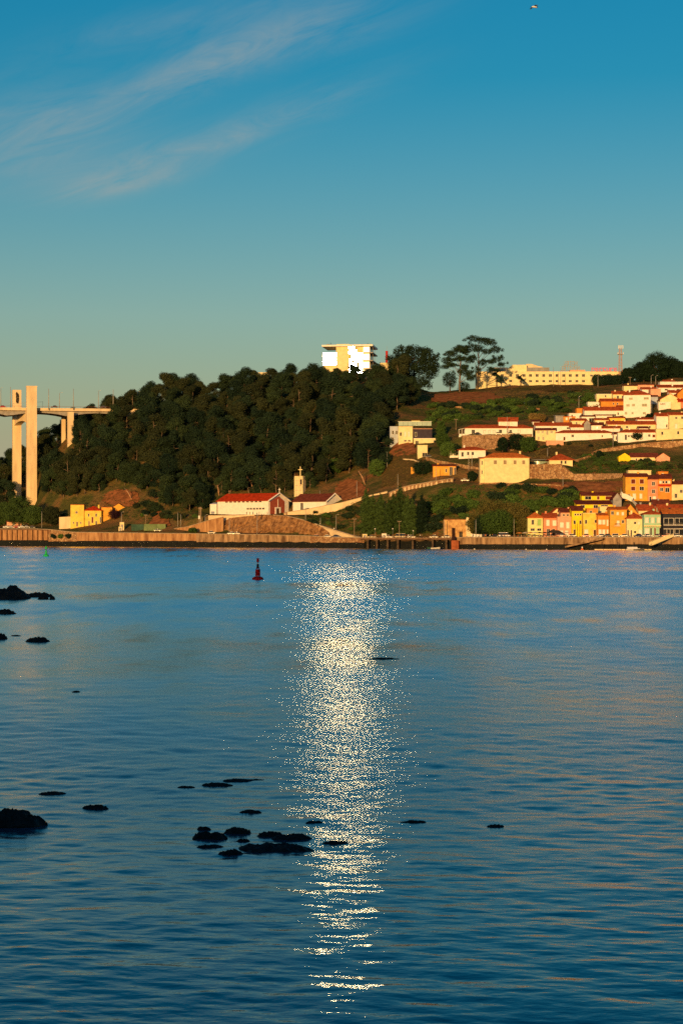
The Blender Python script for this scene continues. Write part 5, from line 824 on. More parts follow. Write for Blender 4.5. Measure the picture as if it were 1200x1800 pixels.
vh('broad pale wall house below the large white house at the right edge', 1153, 1206, 755, 772, 'flat', 0, CREAM, CREAM, [(1162, 1165, 759, 764, 'd'), (1190, 1193, 758, 763, 'd')], dD=-1, dp=5)
vh('tiny white cottage between the two lowest red roofs', 1079, 1088, 763, 775, 'gable', 4, WHITE, TERRAD, [(1082, 1084, 767, 773, 'o')]); vh('low white cottage right below the apartment house', 1120, 1150, 737, 747, 'gable', 3.5, WHITE, TERRA, [(1128, 1131, 740, 743, 'd')]); vh('cream lean-to above the grey tin-roofed shed', 1004, 1030, 739, 747, 'gable', 4, CREAM, TERRA, [(1012, 1014, 742, 745, 'd')])
vh('white garden house above the long cream house', 1086, 1098, 716, 727, 'gable', 4, WHITE, TERRA); vh('tan garden wall house below the two-storey cream house', 960, 990, 775, 783, 'flat', 0, PINK, PINK, dp=3); vh('small white house high right behind the graffiti wall', 1176, 1196, 690, 702, 'gable', 5, WHITE, TERRA, [(1184, 1187, 693, 697, 'd')], dD=9); vh('white house with red roof between the top row and the apartment house', 1128, 1156, 684, 692, 'gable', 4, WHITE, TERRA, dD=6)
vh('white end house of the village above the retaining wall', 936, 948, 741, 752, 'gable', 3.5, WHITE, TERRAD, dD=8)
# ---------------------------------------------------------------- forest on the hill
FT = [forest_tree(100+i, 11+1.6*(i % 3), 4.9+.45*((i*2) % 3), i % 3, .10, 9500, .46) for i in range(9)]
FL = [(-80, 918), (0, 912), (60, 903), (118, 900), (124, 886), (174, 884), (186, 862), (215, 860), (240, 866), (262, 884), (300, 900), (345, 905), (368, 893), (420, 878), (500, 872), (560, 862), (590, 846), (640, 838), (664, 826), (682, 800), (690, 770), (700, 758), (760, 716)]
def low_y(x): return float(np.interp(x, [a for a, b in FL], [b for a, b in FL]))
rt = random.Random(21); cnt = 0; zones = {}
HUE = ('olive', 'dark green', 'brownish green')
def near_to(x):
    for lim, w in ((10, 'at the left picture edge'), (24, 'left of the far pylon'), (48, 'between the two pylons'), (75, 'right of the near pylon'), (120, 'beside the bridge piers'), (190, 'above the yellow house'), (250, 'above the orange gable'), (315, 'above the green containers'), (375, 'left of the chapel'), (425, 'above the chapel roof'), (480, 'above the chapel gable'), (540, 'above the bell tower'), (600, 'above the annex'), (650, 'above the upper road'), (2000, 'beside the villa')):
        if x < lim: return w
def tree_label(x, y, k, s):
    top = float(np.interp(x, [-80, 70, 130, 210, 300, 450, 600, 700], [830, 800, 765, 745, 712, 700, 672, 675])); bot = low_y(x); f = (bot-y)/max(bot-top, 1)
    row = 'at the foot of the wood' if f < .14 else 'low in the wood' if f < .36 else 'halfway up the wood' if f < .6 else 'high in the wood' if f < .86 else 'on the skyline of the wood'
    return f"{'tall' if s > 1.1 else 'lower'} {HUE[k % 3]} tree {row} {near_to(x)}"
bands = []
rel = 30.0
while rel < 400:
    bands.append(rel); rel += 12.0+rel*.014
trees = []
for bi, rel in enumerate(bands):
    x = -75+(bi % 2)*15
    while x < 720:
        xx = x+rt.gauss(0, 6); rr = rel+rt.gauss(0, 3.5); x += 28+rt.random()*8
        D = Dq(xx)+rr; X = (xx-600)/F*D; z = gz(X, D); y = HY-(z-CH)*F/D
        if y > low_y(xx)-4 or y < 640 or xx < -22: continue
        gy = gz(X, D+25)
        crest = np.interp(xx, [-100, 70, 150, 210, 300, 450, 600, 700], [215, 225, 240, 262, 280, 300, 352, 330])
        if rr > crest or (xx > 684 and y > 730): continue
        if (98 < xx < 136 and 1218 < D < 1272) or (14 < xx < 74 and D < 1275): continue
        trees.append((xx, rr, D, X, z, y))
for x_, y_ in ((135, 873), (150, 868), (163, 862), (150, 850), (172, 852), (140, 846), (186, 850), (205, 846), (226, 850), (246, 864), (128, 838), (118, 876), (110, 858), (160, 836), (180, 834), (84, 868), (96, 850), (290, 888), (320, 890), (345, 892)):
    D = gD(x_, y_); trees.append((x_, D-Dq(x_), D, (x_-600)/F*D, gz((x_-600)/F*D, D), y_))
for (xx, rr, D, X, z, y) in trees:
    kk = rt.randrange(9); m = FT[kk]; s = .78+.62*rt.random(); s *= 1.08 if 560 < xx < 690 else 1
    if y < 712 and 556 < xx < 664: s *= .64
    if xx < 60: s *= .8
    if y < 790 and 70 < xx < 200: s *= .8
    plant('forest_tree', m, (X, D, z), tree_label(xx, y, kk, s), 'tree', 'trees of the wooded hill', rt.random()*6.28, s, s*(.9+.25*rt.random()))
    cnt += 1
print('forest trees', cnt)
# leaning pale trunks at the wood's edge
def bare_trunk(x, yb, h, lean, label):
    D = gD(x, yb)-2; q = P(x, yb, D); t = thing('bare_trunk', label, 'tree trunk', q, 0, 'bare pale trunks'); rg = random.Random(int(x)); s = D/F
    MB().tube([(0, 0, -1), (lean*s*.45, 0, h*s*.5), (lean*s, .4, h*s)], [.42, .34, .2], 7).build('trunk', M('tan_bark', (.42, .25, .15), .9, .2, 1), t, True)  # trunk bark is a lighter tan than the limbs
    for k in range(2): a = .55+.25*k; MB().tube([(lean*s*a, 0, h*s*a), (lean*s*a+rg.choice((-1, 1))*2.2, -.4, h*s*a+2.8)], [.16, .05], 5).build('limb', BARK, t)
for a in ((331, 888, 24, -8, 'pale trunk leaning left between the poles and the chapel'), (446, 862, 22, -9, 'forked pale trunk above the chapel roof middle'), (385, 868, 16, -3, 'short reddish trunk behind the left end of the chapel'), (583, 835, 26, -14, 'long pale trunk leaning left above the annex'), (642, 850, 22, -12, 'pale trunk beside the red earth bank'), (300, 792, 20, -6, 'broken pale trunk high in the left wood'), (410, 800, 12, -7, 'short pale trunk right of the wood middle'), (512, 838, 30, -9, 'slim pale trunk left of the bell tower'), (232, 876, 18, -13, 'branching trunk over the red rocks behind the yellow house')): bare_trunk(*a)
# ---------------------------------------------------------------- single trees
def put(name, me, x, yb, label, D=None, s=1, rz=0, cat='tree', group=None, parts=('trunk', 'crown'), dD=0):
    D = (D or gD(x, yb))+dD; return plant(name, me, P(x, yb, D), label, cat, group, rz, s, None, parts)
s = 1235/F
put('ridge_pine', pine_tree(31, 30, 24, [(-9, 14, 5.5, 4), (-10, 22, 5, 4), (-4, 27, 5.5, 4.2), (3, 25, 5.5, 4.5), (8, 22, 4.5, 3.5), (-5, 19, 6, 4), (2, 18, 5.5, 4), (9, 16, 4.5, 3), (-11, 8, 4.5, 3.5), (-3, 11, 5.5, 4), (5, 11, 4.5, 3), (12, 20, 3.5, 2.6), (-7, 3.5, 5, 3), (1, 5, 4.5, 3), (-12, 15, 4.5, 4), (-8, 26, 4, 3), (6, 28, 4, 3), (0, 29.5, 4, 2.4), (12, 25, 3, 2.4)], leaf_mat('pine_needles', (.026, .046, .023), (.012, .023, .015)), 34000, .62, .5), 727, 706, 'broad bushy pine on the ridge right of the glass building', D=1262, s=1.12)
put('ridge_pine', pine_tree(32, 30, 23, [(-8, 21, 3.6, 1.8), (-5, 25, 3.8, 2), (0, 28, 4.6, 2.0), (4, 27, 3.4, 1.7), (-9, 17, 2.6, 1.5), (-5, 18, 2.8, 1.5), (5, 21, 3, 2), (1, 14, 2.6, 2.2), (5, 13, 3, 2.4), (3, 17, 2.8, 1.6), (7, 10, 2.6, 2), (0, 22, 3, 1.6)], LEAFS[1], 18000, .5, .55), 808, 692, 'umbrella-topped pine with a reddish trunk beside the tallest pine', D=1245)
put('ridge_pine', pine_tree(33, 37, 31, [(-2, 34, 3.6, 1.9), (3, 33, 3.8, 2), (8, 31.5, 3.3, 1.9), (-5, 29, 2.6, 1.7), (11, 27.5, 3.0, 2.2), (1, 28, 3.4, 2), (6, 26, 3.2, 1.8), (14, 22, 2.6, 1.6), (9, 20, 3, 1.7), (-3, 22, 2.8, 2), (3, 19, 3, 1.8), (15, 18, 2.4, 1.6), (8, 15, 2.4, 1.6), (0, 14, 2.4, 1.9), (12, 14.5, 2.2, 1.3), (14, 8.5, 2.6, 1.6)], LEAFS[1], 17000, .48, .5, BARKD, 1.0), 839, 691, 'tallest airy pine on the ridge left of the hotel', D=1240)
put('ridge_tree', round_tree(34, 12, 4.5, LEAFK, 3600, .4), 790, 690, 'small dark tree between the bushy pine and the umbrella pine', D=1250, s=1.1)
put('ridge_tree', round_tree(35, 9, 5, LEAFS[1], 3200, .4), 815, 694, 'low dark bush tree at the foot of the umbrella pine', D=1252, s=.9)
put('palm_tree', palm_tree(36, 9.2, 4.4), 872.5, 682, 'large dark palm in front of the hotel', D=1252, cat='palm'); put('palm_tree', palm_tree(37, 5.6, 3.9), 915, 678, 'smaller palm right of the large palm', D=1254, cat='palm')
bigs = [(1131, 672, 13, 7.5, 'left lobe of the big dark tree group above the village'), (1153, 674, 19, 8.8, 'tallest dark round tree above the village'), (1176, 674, 16, 8, 'dark round tree right of the tallest one above the village'), (1194, 674, 13.5, 6.5, 'dark tree at the right picture edge above the village'), (1104, 672, 9, 5, 'small dark tree right of the lattice mast')]
for i, (x, yb, h, r, lab) in enumerate(bigs): put('dark_tree', round_tree(40+i, h, r, LEAFK, 17000, .55, .1), x, yb, lab, D=1262-(i % 2)*8, group='dark trees above the village')
for i, (x, lab) in enumerate(((1050, 'dark bush in front of the hotel right end'), (1068, 'wide dark bush right of the first hotel bush'), (1084, 'feathery bush at the foot of the lattice mast'))): put('hotel_bush', round_tree(50+i, 6.5, 4.2, LEAFS[1], 6000, .45, .05), x, 677, lab, D=1256)
POP = [column_tree(60+i, 22+2*i, 2.9+.2*i, LEAFP, 9000, .45) for i in range(3)]
for i, (x, yt, lab) in enumerate(((643, 858, 'leftmost poplar of the row by the promenade'), (655, 868, 'second poplar from the left by the promenade'), (669, 866, 'third poplar from the left by the promenade'), (683, 876, 'shorter poplar left of the tallest poplar'), (703, 850, 'tallest poplar of the row by the promenade'), (691, 866, 'poplar just left of the tallest one'), (716, 868, 'poplar right of the tallest one'), (725, 876, 'rightmost lit poplar of the row'))):
    D = Dq(x)+17+(i % 3)*2; h = (944-yt)*D/F; m = POP[i % 3]; hh = 22+2*(i % 3); plant('poplar', m, P(x, 944, D), lab, 'poplar', 'poplars along the promenade', i*1.3, h/hh*1.0, h/hh)
put('cypress', column_tree(66, 21, 3.4, LEAFK, 9000, .45), 741, 944, 'dark cypress in the shade right of the poplars', D=Dq(741)+23)
TAWN = round_tree(70, 17, 11, LEAFB, 9000, .5, .12)
pl = [(838, 10.5, 5.5, LEAFT, 'left tawny crown of the plane tree clump'), (868, 16.5, 9.5, LEAFT, 'tall middle plane tree with tawny top beside the terrace'), (905, 15.5, 8, LEAFT, 'right tawny plane tree next to the pale yellow corner house'), (876, 11.5, 8.5, LEAFB, 'front dark green crown of the plane tree clump'), (850, 9.5, 5, LEAFK, 'small deep green tree beside the stone ruin'), (925, 11, 5, LEAFT, 'small tawny tree left of the pale yellow corner house')]
for i, (x, h, r, mt, lab) in enumerate(pl): put('plane_tree', round_tree(71+i, h, r, mt, 14000, .5, .14), x, 944, lab, D=Dq(x)+(15 if 3 <= i < 5 else 24), group='plane trees by the terrace')
lt = [(34, 17.5, 9.5, LEAFP, 'tall broad green tree in front of the bridge pylons'), (8, 14, 8, LEAFP, 'green tree at the left edge below the bridge'), (90, 11.5, 5.6, LEAFS[2], 'round brownish tree right of the near pylon'), (58, 12, 6.5, LEAFP, 'lower right crown beside the near pylon foot'), (-12, 13, 7.5, LEAFP, 'tree cut by the left picture edge')]
for i, (x, h, r, mt, lab) in enumerate(lt): put('riverside_tree', round_tree(80+i, h, r, mt, 15000, .5, .14), x, 926, lab, D=Dq(x)+30+(i % 2)*5, group='trees below the bridge')
put('dark_red_tree', round_tree(86, 6.4, 4.0, leaf_mat('plum_foliage', (.045, .018, .03), (.02, .01, .016)), 3200, .35, .3), 201, 917, 'small plum-coloured tree before the orange gable', D=yd-1)
for i, (x, yb, h, r, mt, lab) in enumerate(((788, 802, 7, 5, LEAFB, 'round bush tree left of the white bungalow'), (800, 802, 6, 3.6, LEAFK, 'round dark bush in front of the white bungalow'), (777, 786, 8, 4, LEAFB, 'green tree below the porch'), (775, 768, 9, 2.8, LEAFB, 'slim light green tree right of the villa'), (742, 834, 6.5, 5.5, LEAFK, 'big round dark bush left of the roadside house'), (829, 846, 5, 2.4, LEAFK, 'small dark tree at the left corner of the big yellow house'), (883, 795, 8, 3, LEAFK, 'pointed dark tree below the retaining wall'), (908, 793, 9, 5, LEAFK, 'large dark tree below the right end of the retaining wall'), (928, 795, 8, 4.5, LEAFB, 'round green tree at the end of the retaining wall'), (1066, 716, 4, 3, LEAFB, 'round green bush in the upper village'), (1143, 741, 4, 3.4, LEAFK, 'dark bush right below the apartment house'), (1118, 774, 4, 4, LEAFK, 'dark hedge bush before the black-windowed row'), (1053, 805, 3.6, 1.6, LEAFK, 'tiny cypress on the grass bank above the path'), (662, 838, 9, 4.4, LEAFB, 'fresh green tree at the edge of the wood by the meadow'), (590, 832, 8, 4.6, LEAFB, 'fresh green tree above the annex roof'), (676, 822, 8, 3.6, LEAFS[1], 'dark tree at the meadow edge'))): put('garden_tree', round_tree(90+i, h, r, mt, 6000, .42, .06), x, yb, lab, dD=-1)
# ---------------------------------------------------------------- shrubs
SH = [shrub_mesh(120+i, 2.4+.4*(i % 3), 2.8+.5*(i % 2), (LEAFB, LEAFS[1], LEAFP, LEAFS[2], LEAFB, LEAFS[0])[i], 2200, .40) for i in range(6)]
rs = random.Random(77)
SHUE = ('fresh green', 'dark green', 'mid green', 'brownish', 'bright green', 'olive')
def shrubs(poly, n, label, s0=.7, s1=1.3, kinds=(0, 1, 2, 3, 4, 5), dD=0):
    xs = [p[0] for p in poly]; ys = [p[1] for p in poly]; k = 0; tries = 0; out = []
    while k < n and tries < n*40:
        tries += 1; x = rs.uniform(min(xs), max(xs)); y = rs.uniform(min(ys), max(ys)); c = False; j = len(poly)-1
        for i in range(len(poly)):
            xi, yi = poly[i]; xj, yj = poly[j]
            if (yi > y) != (yj > y) and x < (xj-xi)*(y-yi)/(yj-yi+1e-9)+xi: c = not c
            j = i
        if not c: continue
        D = gD(x, y)+dD; q = P(x, y, D); q.z = min(q.z, gz(q.x, D)+.1); k += 1; out.append((q.x, q.y, q.z-.2, 3.2, 1.6))
        kd = rs.choice(kinds); fx = (x-min(xs))/(max(xs)-min(xs)); fy = (y-min(ys))/(max(ys)-min(ys)); sz = rs.uniform(s0, s1)
        where = ('far left', 'left', 'middle', 'right', 'far right')[min(4, int(fx*5))]+(' top' if fy < .33 else ' foot' if fy > .66 else '')
        plant('shrub', SH[kd], q, f"{'big' if sz > (s0+s1)/2 else 'small'} {SHUE[kd]} {label}, {where}", 'shrub', 'shrubs of the hillside', rs.random()*6.28, sz, None, ('stem', 'foliage'))
    return out
gc = []
gc += shrubs([(755, 940), (757, 880), (800, 856), (930, 858), (1010, 872), (1010, 890), (940, 905), (900, 930)], 74, 'shrub on the slope below the big yellow house', 1.0, 1.9, (0, 1, 2, 4, 4))
gc += shrubs([(545, 930), (540, 902), (600, 892), (650, 880), (650, 938), (620, 936)], 24, 'bush between ramp and upper road', .6, 1.1, (0, 1, 3, 5))
gc += shrubs([(752, 745), (756, 714), (860, 712), (1040, 690), (1046, 712), (1010, 716), (990, 730), (900, 728), (880, 732), (800, 742)], 92, 'scrub on the hillside below the hotel', .75, 1.5, (0, 1, 2, 4, 4))
gc += shrubs([(1006, 826), (1015, 808), (1050, 800), (1094, 806), (1094, 828)], 18, 'grassy shrub beside the yellow shed', .5, .9, (0, 4, 2)); gc += shrubs([(1100, 826), (1100, 814), (1200, 814), (1200, 826)], 18, 'reedy shrub below the long shed', .5, .9, (3, 5, 2))
gc += shrubs([(846, 794), (848, 784), (935, 778), (960, 782), (1080, 780), (1085, 786), (1000, 792), (930, 794)], 22, 'garden shrub on the terrace below the village', .4, .8); gc += shrubs([(60, 918), (60, 908), (120, 906), (122, 918)], 5, 'bush left of the yellow house', .8, 1.2, (1, 3)); gc += shrubs([(225, 908), (228, 890), (262, 888), (300, 902), (352, 912), (352, 918), (300, 916)], 16, 'bush behind the green containers', .8, 1.4, (0, 1, 3, 5))
for i, (x, y, sc_, lab) in enumerate(((338, 937, 1.1, 'round bush on the quay road below the sloping stone wall'), (95, 947, .9, 'left bush hanging over the overgrown quay'), (108, 946, 1.0, 'middle bush hanging over the overgrown quay'), (122, 947, .9, 'right bush hanging over the overgrown quay'), (655, 830, 1.2, 'lowest bush of the wood edge by the meadow'))):
    D = Dq(x)-.2 if y > 940 else gD(x, y); plant('shrub', SH[i % 2], P(x, y, D), lab, 'shrub', None, i, sc_, None, ('stem', 'foliage'))
# ground cover
def cover(poly, n, r, h, mat, name, label):
    xs = [p[0] for p in poly]; ys = [p[1] for p in poly]; pts = []
    for _ in range(n*3):
        if len(pts) >= n: break
        x = rs.uniform(min(xs), max(xs)); y = rs.uniform(min(ys), max(ys)); c = False; j = len(poly)-1
        for i in range(len(poly)):
            xi, yi = poly[i]; xj, yj = poly[j]
            if (yi > y) != (yj > y) and x < (xj-xi)*(y-yi)/(yj-yi+1e-9)+xi: c = not c
            j = i
        if not c: continue
        D = gD(x, y); X = (x-600)/F*D; pts.append((X, D, gz(X, D)-.1, r*rs.uniform(.6, 1.3), h*rs.uniform(.6, 1.3)))
    leaf_stuff(name, pts, .34, mat, label, 'ground cover')
cover([(750, 942), (752, 870), (800, 852), (940, 858), (1015, 868), (1015, 895), (930, 940)], 1500, 1.6, 1.1, LEAFB, 'ground_cover', 'green undergrowth on the slope below the big yellow house')
cover([(540, 935), (535, 902), (600, 890), (655, 876), (655, 942), (620, 940)], 500, 1.4, 1.0, LEAFP, 'ground_cover', 'scrubby undergrowth between ramp and upper road')
cover([(750, 748), (750, 712), (860, 708), (1045, 684), (1060, 712), (1010, 720), (940, 735), (880, 738)], 1500, 1.6, 1.1, LEAFP, 'ground_cover', 'weedy undergrowth on the hillside below the hotel')
cover([(1000, 832), (1008, 806), (1050, 798), (1200, 812), (1200, 832)], 700, 1.2, .9, LEAFB, 'ground_cover', 'grass bank around the yellow shed')
cover([(-80, 920), (-80, 850), (70, 800), (200, 745), (440, 700), (600, 675), (700, 680), (752, 712), (690, 780), (660, 832), (590, 850), (500, 874), (370, 894), (300, 906), (120, 905)], 2600, 2.2, 1.7, LEAFS[1], 'undergrowth', 'dark undergrowth below the trees of the wooded hill')
DRYG = leaf_mat('dry_grass_tufts', (.20, .14, .05), (.09, .075, .03))
cover([(672, 856), (684, 800), (704, 788), (732, 800), (760, 836), (730, 846), (700, 856)], 420, 1.1, .5, DRYG, 'dry_grass', 'dry meadow grass between the wood and the roadside house')
cover([(940, 806), (942, 778), (1085, 778), (1040, 796), (1000, 806)], 520, 1.0, .6, DRYG, 'dry_grass', 'dry terrace grass below the white village row')
cover([(936, 862), (980, 846), (1096, 838), (1098, 866), (1010, 872)], 420, 1.0, .5, DRYG, 'dry_grass', 'dry grass on the red earth path bank')
cover([(765, 712), (800, 692), (890, 686), (1040, 680), (1040, 692), (890, 710)], 420, 1.0, .6, DRYG, 'dry_grass', 'dry grass along the top of the hill below the hotel')
cover([(120, 906), (180, 866), (262, 872), (350, 896), (350, 920), (226, 914)], 380, 1.3, .9, LEAFP, 'ground_cover', 'low undergrowth behind the yellow house and the containers')
for i, (x, y, lab) in enumerate(((936, 740, 'round tan bush left above the red roofs'), (950, 741, 'wide tan bush above the red roofs'))): put('tan_bush', round_tree(140+i, 4.2, 2.8+.8*i, leaf_mat('tan_foliage', (.30, .21, .07), (.16, .11, .04)), 3000, .36, .05), x, y, lab)
# ---------------------------------------------------------------- poles and lamps
for a in ((213.5, 901, 924, 'grey lamp pole in front of the orange gable'), (256, 904, 924, 'timber pole behind the green containers'), (312.5, 901, 926, 'left pole of the pair left of the chapel'), (317.8, 904, 926.5, 'right pole of the pair left of the chapel'), (360.5, 906, 932, 'slim lamp pole below the chapel lean-to'), (73.5, 899, 928, 'slim pole below the near pylon'), (105.5, 899, 918, 'pole left of the yellow house'), (452, 902, 941, 'tall pole in front of the rock face'), (403, 910, 941, 'shorter pole at the left of the rock face'), (537, 896, 917, 'lamp pole at the bend of the chapel ramp'), (563, 910, 928, 'short pole on the bank behind the ramp'), (590.5, 905.5, 938, 'lamp pole above the parked cars'), (622.5, 911, 945, 'tall timber pole at the ramp foot'), (562, 862, 888, 'pole in front of the annex roof'), (627, 846, 876, 'pole on the upper road right of the annex'), (680, 794, 822, 'pole at the meadow edge by the wood'), (699, 833, 862, 'pole in the middle of the meadow'), (766, 820, 848, 'pole in front of the roadside house'), (801, 736, 757, 'timber pole left of the porch'), (891, 732, 764, 'tall pole before the long white building'), (823.5, 796, 828, 'left tall pole before the white bungalow'), (829, 798, 825, 'right tall pole before the white bungalow'), (701.5, 915, 946, 'timber pole among the poplars'), (781, 914, 946, 'pale pole at the left corner of the stone ruin'), (836, 913, 946, 'pale pole left of the plane trees'), (903, 912, 944, 'pale pole at the right of the plane trees'), (920.5, 912, 942, 'thin pole beside the corner house'), (1017, 697, 718, 'street light pole on the hillside left of the village'), (1077, 752, 786, 'slim street lamp before the long plain white house'), (962, 788, 803, 'white lamp post behind the pool house'), (1144, 660, 677, 'left lamp pole before the big dark trees'), (1152, 661, 677, 'right lamp pole before the big dark trees'), (1107, 662, 680, 'timber pole by the low cream house'), (972.5, 645, 676, 'thin pole in front of the hotel'), (985, 648, 676, 'second thin pole in front of the hotel'), (1050.5, 660, 677, 'pole before the hotel right end'), (1145, 700, 732, 'pale pole beside the apartment house'), (1091, 858, 882, 'pale post at the head of the white stairway'), (1182, 770, 785, 'thin pole on the pale terrace wall'), (989, 838, 858, 'pole on the red earth path')):
    x, yt, yb, lab = a; arm = 1.0 if 'lamp' in lab or 'street light' in lab else 0
    Dp = Dq(x)+9 if lab.startswith(('tall pole in front', 'shorter pole')) else (OD-5 if 'stairway' in lab else (1250 if 'hotel' in lab else None))
    pole(x, yt, yb, lab, Dp, arm, mat=WOODP if 'timber' in lab else METAL, r=.15, group='poles of the far bank', cross=('timber' in lab))
dp_ = thing('transformer_pole', 'thick double pole with white box below the chapel lean-to', 'pole', P(352, 921, 1056)); MB().box(-.7, -.3, -.2, .2, -1, 9).build('left_shaft', WOODP, dp_); MB().box(.1, .5, -.2, .2, -1, 9).build('right_shaft', WOODP, dp_); MB().box(-1.1, 1.0, -.25, .25, 8.2, 8.5).build('crossbar', WOODP, dp_); MB().box(-1.0, -.2, -.6, -.22, 2.6, 4.4).build('switch_box', SHUTW, dp_)
for x, y, yb, lab in ((690, 930.5, 945.5, 'white globe lamp among the right poplars'), (659, 930.5, 945.5, 'white globe lamp below the left poplars'), (587, 930, 937, 'white globe lamp on the ramp'), (726, 934, 945.5, 'white globe lamp right of the poplars')): pole(x, y, yb, lab, Dq(x)+(3 if yb > 940 else 14), 0, True, r=.06)
# ---------------------------------------------------------------- vehicles
for a in ((240, 932, 'black', 'dark car before the left green container'), (277, 934, 'green', 'dark green car before the right green container'), (372, 938, 'black', 'black car by the bush below the sloping wall'), (407, 939.5, 'silver', 'silver car at the foot of the rock face'), (415, 939.5, 'black', 'black car behind the silver car below the rock face'), (556.5, 945, 'red', 'red and white car at the ramp foot'), (574, 945, 'silver', 'silver car in the middle of the three below the ramp'), (590.5, 945, 'blue', 'dark blue car rightmost below the ramp'), (653, 945.8, 'cream', 'cream car left of the white box on the promenade'), (683, 945.8, 'grey', 'grey car under the poplars'), (722, 945.8, 'grey', 'grey car in the shade of the cypress'), (762.5, 945.8, 'black', 'black car left of the stone ruin'), (784, 945.8, 'grey', 'dark car in front of the stone ruin'), (868, 944.5, 'black', 'black car in front of the plane trees'), (1068, 944, 'grey', 'car before the peach house'), (1082, 944, 'black', 'black car before the burnt orange house'), (1155, 944, 'black', 'black car before the mint green house'), (838, 764.5, 'black', 'dark car at the left of the long white building'), (876, 764, 'black', 'black car before the long white building'), (897, 764, 'cream', 'cream car right of the black car on the upper terrace'), (817, 846, 'black', 'black car beside the big yellow house'), (752, 804, 'grey', 'grey car on the drive below the garage'), (1004, 944, 'silver', 'silver car at the left of the flagpoles'), (1031, 944, 'red', 'red car before the flat-parapet yellow house'), (1056, 944, 'white', 'white car left of the peach house doors'), (1098, 944, 'silver', 'silver car right of the burnt orange house'), (1121, 944, 'blue', 'blue car before the cream hipped house'), (1137, 944, 'white', 'white car at the left of the mint green house'), (1172, 944, 'red', 'red car before the dark glazed house'), (1190, 944, 'silver', 'silver car at the right edge of the quay row'), (12, 928, 'white', 'white car leftmost under the riverside trees'), (20, 928, 'silver', 'silver car second from left under the riverside trees'), (29, 928, 'red', 'red car under the riverside trees'), (38, 928, 'white', 'white car in the middle under the riverside trees'), (47, 928, 'silver', 'silver car right under the riverside trees'), (56, 928.5, 'black', 'black car rightmost under the riverside trees')):
    x, y, c, lab = a; D = Dq(x)+8 if 940 < y < 950 and x > 640 else (Dq(x)+7 if x > 540 and y > 940 else (Dq(x)+12 if y > 925 and x < 100 else (lb-3 if 760 < y < 766 and 820 < x < 910 else None)))
    car(x, y, c, lab, 'car', rs.choice((-8, 4, 172, 184)), D)
car(702, 946, 'cream', 'small cream van by the timber pole among the poplars', 'van', 5, Dq(702)+6); car(886, 944.5, 'white', 'white van under the plane trees', 'van', 180, Dq(886)+9)
CG = M('container_green', (.16, .22, .10), .7, .15, .5); CG2 = M('container_dark_green', (.05, .10, .07), .7, .15, .5)
for i, (x0, x1, yt, yb, m, lab) in enumerate(((231, 252, 922, 933, CG2, 'dark green shipping container left of the pair'), (253, 291, 921.5, 933, CG, 'long pale green shipping container right of the pair'))):
    D = gD((x0+x1)/2, yb); s = D/F; t = thing('shipping_container', lab, 'container', P((x0+x1)/2, yb, D), 0, 'containers on the quay road'); Wd = (x1-x0)*s; Hh = (yb-yt)*s
    MB().box(-Wd/2, Wd/2, .1, 2.6, 0, Hh).build('body', m, t); n = int(Wd/.9)
    for k in range(n+1): MB().box(-Wd/2+k*Wd/n-.08, -Wd/2+k*Wd/n+.08, 0, .12, .1, Hh-.1).build('corrugation', m, t)
    MB().box(-Wd/2-.05, Wd/2+.05, -.05, 2.7, Hh, Hh+.12).build('top_rail', m, t)
for i, (x0, x1, yt, yb, lab) in enumerate(((210.5, 218, 918, 933.5, 'tall cream kiosk by the orange gable'), (208.5, 214.5, 926, 934, 'low cream box in front of the kiosk'), (671, 679, 938, 946.5, 'white box on the promenade under the poplars'), (637, 645, 939, 946, 'low tan hut at the start of the promenade'))):
    D = gD(x0, yb) if yb < 940 else Dq(x0)+4; s = D/F; t = thing('utility_box', lab, 'box', P((x0+x1)/2, yb, D)); Wd = (x1-x0)*s; Hh = (yb-yt)*s; MB().box(-Wd/2, Wd/2, 0, 2, -.3, Hh).build('cabinet', CREAM if i != 2 else WHITE, t); MB().box(-Wd/2-.12, Wd/2+.12, -.12, 2.12, Hh, Hh+.15).build('lid', CONCD, t); MB().box(-Wd*.3, Wd*.3, -.05, .02, .1, Hh*.75).build('door', GREYW, t)
house('riverside_shed', 'long low pink shed behind the cars under the riverside trees', 12, 62, 917, 929, 'gable', 2, PINK, TERRAD, D=Dq(35)+34, dp=5, wins=[(22, 26, 920, 924, 'd'), (38, 42, 920, 924, 'd')], cat='shed')
